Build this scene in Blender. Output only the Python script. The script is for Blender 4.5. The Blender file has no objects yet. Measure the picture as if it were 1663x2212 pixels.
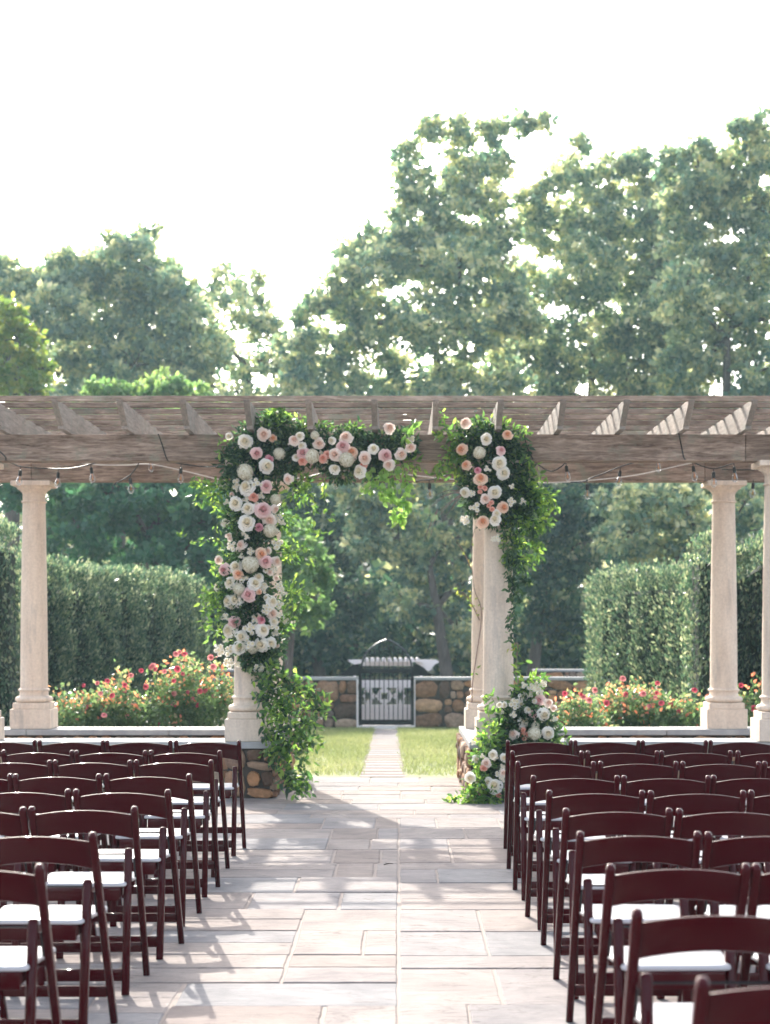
import bpy, bmesh, math, random
import numpy as np
from mathutils import Vector, Matrix
random.seed(7); rng = np.random.default_rng(7)
R = math.radians
C = bpy.context.scene.collection
sc = bpy.context.scene

# ------------------------------------------------------------------ camera, sky, sun, exposure
F, PX0, PY0, CAMH = 3700.0, 861.0, 1370.0, 1.5       # calibrated from the joints of the flagstones and the chairs
cam = bpy.data.cameras.new('camera'); cam.sensor_fit = 'HORIZONTAL'; cam.sensor_width = 36
cam.lens = F / 1663 * 36
cam.shift_x = -(PX0 - 831.5) / 1663; cam.shift_y = (PY0 - 1106) / 1663
cam.clip_start = 0.1; cam.clip_end = 2000
cam.dof.use_dof = True; cam.dof.focus_distance = 10.5; cam.dof.aperture_fstop = 4.6
camo = bpy.data.objects.new('camera', cam); C.objects.link(camo)
camo.location = (0, 0, CAMH); camo.rotation_euler = (R(90), 0, 0)
sc.camera = camo
SUN_EL, SUN_AZ = 31.6, -15.7                          # behind the pergola, slightly to the left
w = bpy.data.worlds.new('World'); sc.world = w; w.use_nodes = True
wn = w.node_tree; sky = wn.nodes.new('ShaderNodeTexSky'); sky.sky_type = 'NISHITA'; sky.sun_disc = False
sky.sun_elevation = R(SUN_EL); sky.sun_rotation = R(SUN_AZ % 360); sky.air_density = 1.0; sky.dust_density = 4.0; sky.ozone_density = 1.0
hs = wn.nodes.new('ShaderNodeHueSaturation'); hs.inputs['Saturation'].default_value = 0.55     # thin white summer veil over the blue
wn.links.new(sky.outputs[0], hs.inputs['Color']); wn.links.new(hs.outputs[0], wn.nodes['Background'].inputs[0]); wn.nodes['Background'].inputs[1].default_value = 0.15
sun = bpy.data.lights.new('sun', 'SUN'); sun.energy = 2.3; sun.angle = R(0.5); sun.color = (1.0, 0.93, 0.83)
suno = bpy.data.objects.new('sun', sun); C.objects.link(suno)
sd = Vector((math.cos(R(SUN_EL)) * math.sin(R(SUN_AZ)), math.cos(R(SUN_EL)) * math.cos(R(SUN_AZ)), math.sin(R(SUN_EL))))
suno.rotation_euler = sd.to_track_quat('Z', 'Y').to_euler(); suno.location = (-10, 30, 30)
sc.view_settings.view_transform = 'Standard'; sc.view_settings.look = 'None'
sc.view_settings.exposure = 1.93; sc.view_settings.gamma = 1
sc.render.engine = 'CYCLES'; sc.cycles.use_denoising = True
sc.cycles.max_bounces = 8; sc.cycles.transparent_max_bounces = 8

def P(px, py, D):
    return Vector(((px - PX0) / F * D, D, CAMH - (py - PY0) / F * D))
def lawn_z(y):
    return 0.0 if y < 17.95 else max(-0.43, -0.43 * (y - 17.95) / 17.05) 

# ------------------------------------------------------------------ materials
def mat(name, col, rough=0.6, spec=0.5, **k):
    m = bpy.data.materials.new(name); m.use_nodes = True
    b = m.node_tree.nodes['Principled BSDF']
    b.inputs['Base Color'].default_value = (*col, 1); b.inputs['Roughness'].default_value = rough
    b.inputs['Specular IOR Level'].default_value = spec
    for kk, v in k.items(): b.inputs[kk].default_value = v
    return m
def N(m, t): return m.node_tree.nodes.new(t)
def L(m, a, b): m.node_tree.links.new(a, b)
def coords(m, scale=(1, 1, 1), kind='Object'):
    t = N(m, 'ShaderNodeTexCoord'); mp = N(m, 'ShaderNodeMapping'); mp.inputs['Scale'].default_value = scale
    L(m, t.outputs[kind], mp.inputs[0]); return mp.outputs[0]
def geo(m, scale=(1, 1, 1)):
    t = N(m, 'ShaderNodeNewGeometry'); mp = N(m, 'ShaderNodeMapping'); mp.inputs['Scale'].default_value = scale
    L(m, t.outputs['Position'], mp.inputs[0]); return mp.outputs[0]
def noise(m, vec, scale, detail=5, rough=0.6, dist=0):
    n = N(m, 'ShaderNodeTexNoise'); n.inputs['Scale'].default_value = scale; n.inputs['Detail'].default_value = detail
    n.inputs['Roughness'].default_value = rough; n.inputs['Distortion'].default_value = dist
    L(m, vec, n.inputs['Vector']); return n.outputs['Fac']
def ramp(m, fac, stops):
    r = N(m, 'ShaderNodeValToRGB'); e = r.color_ramp.elements
    while len(e) < len(stops): e.new(0.5)
    for i, (p, c) in enumerate(stops): e[i].position = p; e[i].color = (*c, 1) if len(c) == 3 else c
    L(m, fac, r.inputs[0]); return r.outputs[0]
def mixc(m, fac, a, b, mode='MIX'):
    x = N(m, 'ShaderNodeMix'); x.data_type = 'RGBA'; x.blend_type = mode
    if isinstance(fac, (int, float)): x.inputs[0].default_value = fac
    else: L(m, fac, x.inputs[0])
    for s, v in ((6, a), (7, b)):
        if isinstance(v, tuple): x.inputs[s].default_value = (*v, 1)
        else: L(m, v, x.inputs[s])
    return x.outputs[2]
def bump(m, h, strength=0.3, dist=0.01, normal=None):
    b = N(m, 'ShaderNodeBump'); b.inputs['Strength'].default_value = strength; b.inputs['Distance'].default_value = dist
    L(m, h, b.inputs['Height'])
    if normal: L(m, normal, b.inputs['Normal'])
    return b.outputs[0]
def bsdf(m): return m.node_tree.nodes['Principled BSDF']
def attr(m, name='tint'):
    a = N(m, 'ShaderNodeAttribute'); a.attribute_name = name; return a.outputs['Fac']

def leaf_mat(name, stops, transl=0.4, rough=0.45, tl_gain=1.5, spec=0.5, tl_col=None):
    m = mat(name, (0.1, 0.2, 0.1), rough, spec)
    c = ramp(m, attr(m), stops)
    L(m, c, bsdf(m).inputs['Base Color'])
    t = N(m, 'ShaderNodeBsdfTranslucent')
    tc = mixc(m, 1.0, c, tl_col or (tl_gain, tl_gain * 1.03, tl_gain * 0.7), 'MULTIPLY')
    L(m, tc, t.inputs[0])
    mx = N(m, 'ShaderNodeMixShader'); mx.inputs[0].default_value = transl
    L(m, bsdf(m).outputs[0], mx.inputs[1]); L(m, t.outputs[0], mx.inputs[2])
    L(m, mx.outputs[0], m.node_tree.nodes['Material Output'].inputs[0]); return m

def petal_mat(name, inner, outer):
    m = mat(name, outer, 0.6, 0.25)
    c = ramp(m, attr(m), [(0.0, inner), (1.0, outer)]); L(m, c, bsdf(m).inputs['Base Color'])
    t = N(m, 'ShaderNodeBsdfTranslucent'); L(m, c, t.inputs[0])
    mx = N(m, 'ShaderNodeMixShader'); mx.inputs[0].default_value = 0.35
    L(m, bsdf(m).outputs[0], mx.inputs[1]); L(m, t.outputs[0], mx.inputs[2])
    L(m, mx.outputs[0], m.node_tree.nodes['Material Output'].inputs[0]); return m

def wood_mat(name, axis):
    m = mat(name, (0.2, 0.14, 0.12), 0.85, 0.2)
    s = {0: (1.6, 13, 13), 1: (13, 1.6, 13)}[axis]
    v = geo(m, s); v0 = geo(m)
    g = noise(m, v, 3.0, 8, 0.7, 0.6)
    c = ramp(m, g, [(0.28, (0.06, 0.04, 0.03)), (0.40, (0.20, 0.14, 0.108)), (0.58, (0.38, 0.285, 0.225)), (0.72, (0.58, 0.46, 0.37))])
    li = ramp(m, noise(m, v0, 3.5, 8, 0.75), [(0.52, (0, 0, 0)), (0.68, (1, 1, 1))])
    c = mixc(m, li, c, (0.25, 0.25, 0.19))
    st = ramp(m, noise(m, v0, 1.3, 6, 0.6), [(0.35, (0.65, 0.62, 0.6)), (0.6, (1, 1, 1))])
    c = mixc(m, 1.0, c, st, 'MULTIPLY')
    oi = N(m, 'ShaderNodeObjectInfo')
    c = mixc(m, 1.0, c, ramp(m, oi.outputs['Random'], [(0, (0.78, 0.76, 0.74)), (0.5, (1.0, 1.0, 1.0)), (1, (1.25, 1.24, 1.22))]), 'MULTIPLY')
    if axis: c = mixc(m, 0.45, c, (0.30, 0.30, 0.28))
    L(m, c, bsdf(m).inputs['Base Color'])
    L(m, bump(m, g, 0.6, 0.01), bsdf(m).inputs['Normal']); return m

def stone_rubble_mat():
    m = mat('fieldstone', (0.3, 0.25, 0.2), 0.85, 0.25)
    v = geo(m)
    c = ramp(m, attr(m), [(0.0, (0.09, 0.06, 0.05)), (0.2, (0.20, 0.12, 0.08)), (0.4, (0.46, 0.24, 0.12)), (0.55, (0.15, 0.13, 0.125)), (0.7, (0.52, 0.33, 0.20)), (0.85, (0.24, 0.13, 0.09)), (1.0, (0.50, 0.40, 0.31))])
    n1 = noise(m, v, 14, 8, 0.7)
    c = mixc(m, 1.0, c, ramp(m, n1, [(0.3, (0.5, 0.48, 0.46)), (0.7, (1.3, 1.25, 1.2))]), 'MULTIPLY')
    L(m, c, bsdf(m).inputs['Base Color']); L(m, bump(m, n1, 0.8, 0.03), bsdf(m).inputs['Normal']); return m

def slab_mat():
    m = mat('flagstone', (0.45, 0.42, 0.4), 0.85, 0.12)
    v = geo(m)
    c = ramp(m, attr(m), [(0.0, (0.29, 0.245, 0.225)), (0.35, (0.335, 0.295, 0.275)), (0.6, (0.305, 0.28, 0.275)), (0.85, (0.275, 0.27, 0.275)), (1.0, (0.345, 0.30, 0.275))])
    n1 = noise(m, v, 2.6, 8, 0.62, 0.8)
    n2 = noise(m, geo(m, (2, 9, 5)), 3.0, 9, 0.7, 1.6)
    c = mixc(m, 1.0, c, ramp(m, n1, [(0.3, (0.68, 0.68, 0.70)), (0.7, (1.08, 1.07, 1.05))]), 'MULTIPLY')
    c = mixc(m, 1.0, c, ramp(m, n2, [(0.30, (0.50, 0.48, 0.49)), (0.40, (0.88, 0.88, 0.89)), (0.7, (1.08, 1.06, 1.03))]), 'MULTIPLY')
    n3 = noise(m, geo(m, (0.9, 3.2, 1)), 1.7, 6, 0.55, 1.2)
    crk = ramp(m, n3, [(0.488, (0, 0, 0)), (0.5, (1, 1, 1)), (0.512, (0, 0, 0))]); msk = ramp(m, noise(m, v, 1.1, 3), [(0.48, (0, 0, 0)), (0.56, (0.75, 0.75, 0.75))])
    crk = mixc(m, 1.0, crk, msk, 'MULTIPLY'); c = mixc(m, crk, c, (0.11, 0.09, 0.085))
    L(m, c, bsdf(m).inputs['Base Color'])
    h = mixc(m, 0.45, n1, n2)
    b1 = bump(m, h, 0.7, 0.022)
    L(m, bump(m, noise(m, v, 60, 4, 0.6), 0.2, 0.002, b1), bsdf(m).inputs['Normal']); return m

def column_mat():
    m = mat('cast_stone', (0.5, 0.44, 0.4), 0.75, 0.3)
    n1 = noise(m, geo(m, (6, 6, 1.1)), 1.6, 8, 0.65, 0.4); n2 = noise(m, geo(m), 45, 5, 0.6)
    c = ramp(m, n1, [(0.25, (0.57, 0.455, 0.365)), (0.5, (0.71, 0.585, 0.475)), (0.75, (0.77, 0.645, 0.525))])
    c = mixc(m, 1.0, c, ramp(m, n2, [(0.3, (0.86, 0.86, 0.86)), (0.7, (1.06, 1.06, 1.06))]), 'MULTIPLY')
    c = mixc(m, ramp(m, noise(m, geo(m, (3, 3, 0.5)), 2.5, 7, 0.7), [(0.54, (0, 0, 0)), (0.74, (0.75, 0.75, 0.75))]), c, (0.33, 0.30, 0.28))
    L(m, c, bsdf(m).inputs['Base Color']); L(m, bump(m, n2, 0.25, 0.004), bsdf(m).inputs['Normal']); return m

def coping_mat():
    m = mat('bluestone_coping', (0.3, 0.3, 0.31), 0.65, 0.4)
    n1 = noise(m, geo(m), 5, 8, 0.65)
    L(m, ramp(m, n1, [(0.3, (0.25, 0.255, 0.27)), (0.7, (0.42, 0.41, 0.40))]), bsdf(m).inputs['Base Color'])
    L(m, bump(m, n1, 0.4, 0.01), bsdf(m).inputs['Normal']); return m

WOODX, WOODY = wood_mat('weathered_wood_long', 0), wood_mat('weathered_wood_cross', 1)
RUB, SLAB, COL, COP = stone_rubble_mat(), slab_mat(), column_mat(), coping_mat()
MORTAR = mat('mortar', (0.06, 0.045, 0.038), 0.95)
JOINT = mat('joint_sand', (0.27, 0.225, 0.20), 0.95)
CHAIR = mat('mahogany_resin', (0.042, 0.0006, 0.0032), 0.07, 0.17)
CHAIR.node_tree.nodes['Principled BSDF'].inputs['Coat Weight'].default_value = 0.0
CHAIR.node_tree.nodes['Principled BSDF'].inputs['Coat Roughness'].default_value = 0.08
SEAT = mat('white_vinyl', (0.46, 0.455, 0.48), 0.32, 0.5)
IRON = mat('black_iron', (0.007, 0.007, 0.010), 0.5, 0.2)
WPAINT = mat('white_paint', (0.78, 0.72, 0.72), 0.5)
CABLE = mat('black_cable', (0.012, 0.012, 0.013), 0.5); CORD = mat('cream_cord', (0.6, 0.55, 0.5), 0.7)
GLASS = mat('bulb_glass', (1, 1, 1), 0.03, 0.5); 
g = GLASS; tr = N(g, 'ShaderNodeBsdfTransparent'); gl = N(g, 'ShaderNodeBsdfGlossy'); gl.inputs['Roughness'].default_value = 0.05
fr = N(g, 'ShaderNodeLayerWeight'); fr.inputs[0].default_value = 0.35; mx = N(g, 'ShaderNodeMixShader')
tr.inputs[0].default_value = (0.93, 0.93, 0.94, 1)
L(g, fr.outputs['Facing'], mx.inputs[0]); L(g, tr.outputs[0], mx.inputs[1]); L(g, gl.outputs[0], mx.inputs[2]); L(g, mx.outputs[0], g.node_tree.nodes['Material Output'].inputs[0])
FILA = mat('amber_filament', (0.8, 0.35, 0.1), 0.4)
BARK = mat('bark', (0.10, 0.075, 0.065), 0.9)
L(BARK, ramp(BARK, noise(BARK, geo(BARK, (5, 5, 1)), 3, 6), [(0.3, (0.05, 0.04, 0.035)), (0.7, (0.15, 0.115, 0.10))]), bsdf(BARK).inputs['Base Color'])
STEM = mat('green_stem', (0.10, 0.14, 0.05), 0.6); TWIG = mat('bare_twig', (0.22, 0.15, 0.13), 0.8)

GREENS = dict(
  dark=[(0, (0.014, 0.045, 0.040)), (0.5, (0.04, 0.095, 0.075)), (0.78, (0.12, 0.18, 0.11)), (0.93, (0.34, 0.34, 0.22)), (1, (0.55, 0.5, 0.38))],  # pale end stands in for sunlit glints, put into the leaf colour
  mid=[(0, (0.055, 0.125, 0.12)), (0.35, (0.145, 0.225, 0.19)), (0.65, (0.33, 0.37, 0.26)), (0.88, (0.62, 0.56, 0.39)), (1, (0.72, 0.66, 0.52))],  # pale end again paints sunlit glints into the leaves
  teal=[(0, (0.03, 0.09, 0.065)), (0.6, (0.055, 0.15, 0.09)), (1, (0.10, 0.20, 0.09))],
  light=[(0, (0.06, 0.13, 0.06)), (0.6, (0.13, 0.22, 0.09)), (1, (0.24, 0.31, 0.13))],
  yellow=[(0, (0.08, 0.15, 0.04)), (0.5, (0.16, 0.22, 0.05)), (1, (0.30, 0.27, 0.07))],
  hedge=[(0, (0.022, 0.055, 0.045)), (0.5, (0.06, 0.10, 0.075)), (0.8, (0.15, 0.185, 0.13)), (1, (0.32, 0.32, 0.26))],
  smilax=[(0, (0.018, 0.045, 0.030)), (0.6, (0.04, 0.085, 0.05)), (0.9, (0.09, 0.15, 0.07)), (1, (0.20, 0.26, 0.12))],
  rosel=[(0, (0.05, 0.10, 0.055)), (0.6, (0.13, 0.20, 0.10)), (0.8, (0.30, 0.32, 0.19)), (0.93, (0.50, 0.28, 0.18)), (1, (0.55, 0.18, 0.13))],
)
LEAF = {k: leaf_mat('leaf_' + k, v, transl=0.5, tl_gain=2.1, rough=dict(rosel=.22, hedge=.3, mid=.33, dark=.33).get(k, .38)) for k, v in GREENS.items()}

# ------------------------------------------------------------------ object helpers
def tag(o, label=None, cat=None, group=None, kind=None):
    if label: o['label'] = label
    if cat: o['category'] = cat
    if group: o['group'] = group
    if kind: o['kind'] = kind
    return o
def thing(name, label, cat, loc=(0, 0, 0), rz=0, group=None):
    o = bpy.data.objects.new(name, None); C.objects.link(o); o.location = loc; o.rotation_euler = (0, 0, rz)
    o.empty_display_size = 0.1
    return tag(o, label, cat, group)
def link(name, me, parent=None, loc=None):
    o = bpy.data.objects.new(name, me); C.objects.link(o)
    if parent: o.parent = parent
    if loc is not None: o.location = loc
    return o
def copy_tree(o, parent=None):
    c = o.copy(); C.objects.link(c)
    if parent: c.parent = parent
    for ch in o.children: copy_tree(ch, c)
    return c

class MB:                                  # gathers polygons into one mesh
    def __init__(s): s.v = []; s.f = []; s.t = []
    def add(s, vs, fs, tint=0.5):
        b = len(s.v); s.v += [tuple(v) for v in vs]; s.f += [tuple(i + b for i in f) for f in fs]; s.t += [tint] * len(fs)
    def box(s, x0, x1, y0, y1, z0, z1, tint=0.5):
        vs = [(x, y, z) for z in (z0, z1) for y in (y0, y1) for x in (x0, x1)]
        s.add(vs, [(0, 2, 3, 1), (4, 5, 7, 6), (0, 1, 5, 4), (2, 6, 7, 3), (0, 4, 6, 2), (1, 3, 7, 5)], tint)
    def bar(s, p0, p1, wa, wb, up=(0, 0, 1)):
        p0, p1 = Vector(p0), Vector(p1); d = (p1 - p0).normalized(); a = d.cross(Vector(up))
        if a.length < 1e-4: a = Vector((1, 0, 0))
        a.normalize(); b = a.cross(d)
        vs = [p + a * (sa * wa / 2) + b * (sb * wb / 2) for p in (p0, p1) for sa, sb in ((-1, -1), (1, -1), (1, 1), (-1, 1))]
        s.add(vs, [(3, 2, 1, 0), (4, 5, 6, 7), (0, 1, 5, 4), (1, 2, 6, 5), (2, 3, 7, 6), (3, 0, 4, 7)])
    def tube(s, pts, rad, n=6, tint=0.5):
        pts = [Vector(p) for p in pts]; rad = rad if isinstance(rad, (list, tuple)) else [rad] * len(pts)
        vs = []; prev = None
        for i, p in enumerate(pts):
            d = (pts[min(i + 1, len(pts) - 1)] - pts[max(i - 1, 0)]).normalized()
            a = d.cross(Vector((0.13, 0.31, 0.94)) if prev is None else prev)
            if prev is not None: a = d.cross(prev).cross(d) if False else (prev - d * prev.dot(d))
            if a.length < 1e-5: a = d.orthogonal()
            a.normalize(); prev = a; b = d.cross(a)
            vs += [p + (a * math.cos(2 * math.pi * k / n) + b * math.sin(2 * math.pi * k / n)) * rad[i] for k in range(n)]
        fs = [(i * n + k, i * n + (k + 1) % n, (i + 1) * n + (k + 1) % n, (i + 1) * n + k) for i in range(len(pts) - 1) for k in range(n)]
        fs += [tuple(range(n))[::-1], tuple((len(pts) - 1) * n + k for k in range(n))]
        s.add(vs, fs, tint)
    def lathe(s, prof, n=40, c=(0, 0, 0)):
        vs = [(c[0] + r * math.cos(2 * math.pi * k / n), c[1] + r * math.sin(2 * math.pi * k / n), c[2] + z) for r, z in prof for k in range(n)]
        fs = [(i * n + k, i * n + (k + 1) % n, (i + 1) * n + (k + 1) % n, (i + 1) * n + k) for i in range(len(prof) - 1) for k in range(n)]
        fs += [tuple(range(n))[::-1], tuple((len(prof) - 1) * n + k for k in range(n))]
        s.add(vs, fs)
    def mesh(s, name, m, bevel=0, seg=2, smooth=None):
        me = bpy.data.meshes.new(name); me.from_pydata(s.v, [], s.f); me.materials.append(m)
        if bevel:
            bm = bmesh.new(); bm.from_mesh(me)
            es = [e for e in bm.edges if len(e.link_faces) == 2 and e.calc_face_angle(0) > R(30)]
            bmesh.ops.bevel(bm, geom=es, offset=bevel, segments=seg, profile=0.5, affect='EDGES', clamp_overlap=True)
            bm.to_mesh(me); bm.free()
        else:
            a = me.attributes.new('tint', 'FLOAT', 'FACE'); a.data.foreach_set('value', s.t)
        if smooth is not None:
            me.polygons.foreach_set('use_smooth', [True] * len(me.polygons)); me.set_sharp_from_angle(angle=R(smooth))
        me.update(); return me
    def build(s, name, m, parent=None, bevel=0, seg=2, smooth=None, loc=None):
        return link(name, s.mesh(name, m, bevel, seg, smooth), parent, loc)

def np_mesh(name, V, k, nf, m, tint, faces=None):
    """V (nv,3); faces: (nf,k) indices"""
    me = bpy.data.meshes.new(name); me.vertices.add(len(V)); me.vertices.foreach_set('co', V.astype(np.float32).ravel())
    me.loops.add(nf * k); me.loops.foreach_set('vertex_index', faces.astype(np.int32).ravel())
    me.polygons.add(nf); me.polygons.foreach_set('loop_start', (np.arange(nf) * k).astype(np.int32))
    me.polygons.foreach_set('loop_total', np.full(nf, k, np.int32))
    a = me.attributes.new('tint', 'FLOAT', 'FACE'); a.data.foreach_set('value', tint.astype(np.float32))
    me.materials.append(m); me.update(calc_edges=True); me.validate(); return me
def unit(a): return a / (np.linalg.norm(a, axis=1, keepdims=True) + 1e-9)
def leaves(name, pos, axis, size, tint, m, asp=0.45, fine=False, bend=0.15):
    """one small leaf at each position, grown along its axis; fine: rounded outline folded on the midrib"""
    n = len(pos); ax = unit(axis); r = unit(np.cross(ax, rng.normal(size=(n, 3)))); u = np.cross(ax, r)
    s = size[:, None]
    if not fine:
        v = np.stack([pos, pos + ax * s * .5 + r * s * asp * .5 + u * s * bend * .3, pos + ax * s, pos + ax * s * .5 - r * s * asp * .5 + u * s * bend * .3], 1)
        f = np.arange(n * 4).reshape(n, 4)
        return np_mesh(name, v.reshape(-1, 3), 4, n, m, tint, f)
    h = s * asp * .5
    v = np.stack([pos, pos + ax * s * .28 + r * h * .85 + u * s * bend, pos + ax * s * .62 + r * h * .8 + u * s * bend, pos + ax * s,
                  pos + ax * s * .62 - r * h * .8 + u * s * bend, pos + ax * s * .28 - r * h * .85 + u * s * bend], 1)
    b = np.arange(n)[:, None] * 6
    f = np.concatenate([b + np.array([[0, 1, 2, 3]]), b + np.array([[0, 3, 4, 5]])], 0)
    return np_mesh(name, v.reshape(-1, 3), 4, 2 * n, m, np.concatenate([tint, tint]), f)
def structure(name, mb, m, **k): return tag(mb.build(name, m, **k), kind='structure')

# ------------------------------------------------------------------ the ground, patio, lawn, path
def sheet(name, xs, ys, zf, m):
    mb = MB(); n = len(xs)
    vs = [(x, y, zf(x, y)) for y in ys for x in xs]
    mb.add(vs, [(j * n + i, j * n + i + 1, (j + 1) * n + i + 1, (j + 1) * n + i) for j in range(len(ys) - 1) for i in range(n - 1)])
    return structure(name, mb, m)
SOIL = mat('soil', (0.09, 0.06, 0.04), 0.95)
GRASS = mat('lawn_grass', (0.16, 0.22, 0.07), 0.9)
L(GRASS, ramp(GRASS, noise(GRASS, geo(GRASS), 3, 8, 0.7), [(0.3, (0.14, 0.17, 0.08)), (0.55, (0.21, 0.23, 0.11)), (0.75, (0.30, 0.27, 0.17))]), bsdf(GRASS).inputs['Base Color'])
WOODFLOOR = mat('woodland_floor', (0.06, 0.06, 0.035), 0.95)
sheet('ground', [-900, -60, 0, 60, 900], [-60, 17.9, 35, 60, 900], lambda x, y: lawn_z(y) - 0.06, WOODFLOOR)
sheet('lawn', [-9, -4, 0, 4, 9], [17.96, 22, 27, 31, 35.0], lambda x, y: lawn_z(y), GRASS)
# patio: bedding sheet below, slabs laid on it as one mesh, joints between them
mb = MB(); mb.box(-9, 9, -3, 17.95, -0.05, -0.006); structure('patio_bed', mb, JOINT)
def slab(mb, x0, x1, y0, y1, gap=0.007):
    tint = random.random(); dz = random.uniform(-0.003, 0.002)
    gx0, gx1, gy0, gy1 = x0 + gap * random.uniform(.6, 1.5), x1 - gap * random.uniform(.6, 1.5), y0 + gap * random.uniform(.5, 1.4), y1 - gap * random.uniform(.5, 1.4)
    pts = []
    def edge(ax, ay, bx, by):
        L_ = math.hypot(bx - ax, by - ay); n = max(2, int(L_ / 0.07))
        for i in range(n):
            t = i / n; j = random.uniform(-.0035, .0035) * (0 < i)
            nx, ny = (by - ay) / L_, -(bx - ax) / L_
            pts.append((ax + (bx - ax) * t + nx * j, ay + (by - ay) * t + ny * j))
    edge(gx0, gy0, gx1, gy0); edge(gx1, gy0, gx1, gy1); edge(gx1, gy1, gx0, gy1); edge(gx0, gy1, gx0, gy0)
    cx, cy = (x0 + x1) / 2, (y0 + y1) / 2; n = len(pts)
    ins = [(px + (cx - px) * 0.006 / max(.1, abs(cx - px) + .01) * 1.0, py + (cy - py) * 0.006 / max(.1, abs(cy - py) + .01)) for px, py in pts]
    vs = [(x, y, -0.03) for x, y in pts] + [(x, y, dz - .004) for x, y in pts] + [(x, y, dz) for x, y in ins]
    fs = [(i, (i + 1) % n, n + (i + 1) % n, n + i) for i in range(n)] + [(n + i, n + (i + 1) % n, 2 * n + (i + 1) % n, 2 * n + i) for i in range(n)]
    fs.append(tuple(2 * n + i for i in range(n)))
    mb.add(vs, fs, tint)
mb = MB()
def rows(x0, x1, ys, wmin, wmax):
    for a, b in zip(ys[:-1], ys[1:]):
        x = x0
        while x < x1 - 1e-6:
            wd = random.uniform(wmin, wmax)
            e = x + wd
            if x1 - e < wmin * .7: e = x1
            slab(mb, x, e, a, b); x = e
def ylist(a, b, lo=.3, hi=.62):
    o = [a]
    while b - o[-1] > hi: o.append(o[-1] + random.uniform(lo, hi))
    if b - o[-1] > .15: o.append(b)
    else: o[-1] = b
    return o
rows(-8, 8, ylist(-2.5, 2.6, .4, .8), .6, 1.4)
# bands between the long joints the photo shows at x = -0.507, 0 and 0.426
yl = [2.6, 3.2, 3.75, 4.3, 4.75, 5.3, 5.75, 6.2, 6.55, 6.92, 7.38, 7.72, 8.02]
rows(-.92, 0, yl[:9], .7, 1.0)
for a, b, xs in [(6.55, 6.92, [-.92, -.30, 0]), (6.92, 7.38, [-.92, 0]), (7.38, 7.72, [-.507, 0]), (7.72, 8.02, [-.507, 0]), (8.02, 8.68, [-.507, -.17, 0]), (8.68, 9.35, [-.507, 0]),
                 (9.35, 9.96, [-.84, -.33, 0]), (9.96, 10.58, [-.61, 0]), (10.58, 11.24, [-.40, -.15, 0]), (11.24, 11.95, [-.44, -.12, 0]), (11.95, 12.55, [-.507, -.2, 0]), (12.55, 13.24, [-.507, -.16, 0]), (13.24, 14.0, [-.6, -.18, 0])]:
    for p, q in zip(xs[:-1], xs[1:]): slab(mb, p, q, a, b)
for a, b, xs in [(2.6, 3.3, [0, .8]), (3.3, 4.0, [0, .426, .8]), (4.0, 4.6, [0, .8]), (4.6, 5.2, [0, .5, .8]), (5.2, 5.8, [0, .8]), (5.8, 6.35, [0, .3, .8]), (6.35, 6.95, [0, .28, .8]), (6.95, 7.7, [0, .426, .8]), (7.7, 8.0, [0, .8]),
                 (8.0, 8.65, [0, .426, .8]), (8.65, 9.33, [0, .426, .8]), (9.33, 9.72, [0, .8]), (9.72, 10.35, [0, .8]), (10.35, 10.95, [0, .24, .8]), (10.95, 11.25, [0, .8]), (11.25, 12.0, [0, .36, .8]), (12.0, 12.6, [0, .36, .8]), (12.6, 13.3, [0, .5, .8]), (13.3, 14.0, [0, .3, .8])]:
    for p, q in zip(xs[:-1], xs[1:]): slab(mb, p, q, a, b)
for a, b, x in [(7.38, 8.02, -.507), (8.02, 8.68, -.507), (8.68, 9.35, -.507), (9.96, 10.58, -.61), (10.58, 11.24, -.40), (11.24, 11.95, -.44), (11.95, 13.24, -.507), (13.24, 14.0, -.6)]:
    m_ = a + (b - a) * .5 if b - a > .62 else None
    for s, e in ([(a, m_), (m_, b)] if m_ else [(a, b)]): slab(mb, -1.25 + random.uniform(-.1, 0.1) * 0, x, s, e)
slab(mb, -1.25, -.84, 9.35, 9.96)
for a, b in zip(ylist(2.6, 7.38)[:-1], ylist(2.6, 7.38)[1:]): pass
yy = ylist(2.6, 7.38, .35, .6)
for a, b in zip(yy[:-1], yy[1:]): slab(mb, -1.25, -.92, a, b)
rows(-8, -1.25, ylist(2.6, 14.0, .35, .65), .6, 1.2)
rows(.8, 8, ylist(2.6, 14.0, .3, .6), .5, 1.1)
rows(-8, 8, ylist(14.0, 17.95, .3, .55), .5, 1.3)
structure('patio', mb, SLAB)
# stepping path through the lawn
mb = MB(); y = 18.0
while y < 34.6:
    d = random.uniform(.5, .8); t = (y - 18) / 17; cx = -.17 - .095 * t
    x0, x1 = cx - .235 + random.uniform(-.015, .015), cx + .235 + random.uniform(-.015, .015); z = lawn_z(y + d / 2)
    zz0 = lawn_z(y) + .006; e = d - random.uniform(.14, .26); zz1 = lawn_z(y + e) + .006; mb.add([(x0, y, zz0), (x1, y, zz0), (x1, y + e, zz1), (x0, y + e, zz1)], [(0, 1, 2, 3)], random.random()); y += d
structure('path', mb, SLAB)
mb = MB(); mb.add([(-.41, 17.97, .003), (.07, 17.97, .003), (-.03, 34.6, lawn_z(34.6) + .003), (-.50, 34.6, lawn_z(34.6) + .003)], [(0, 1, 2, 3)]); structure('path_gap_shade', mb, SOIL)  # soil-coloured sheet; its dark tone stands in for riser shade in the gaps
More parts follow.
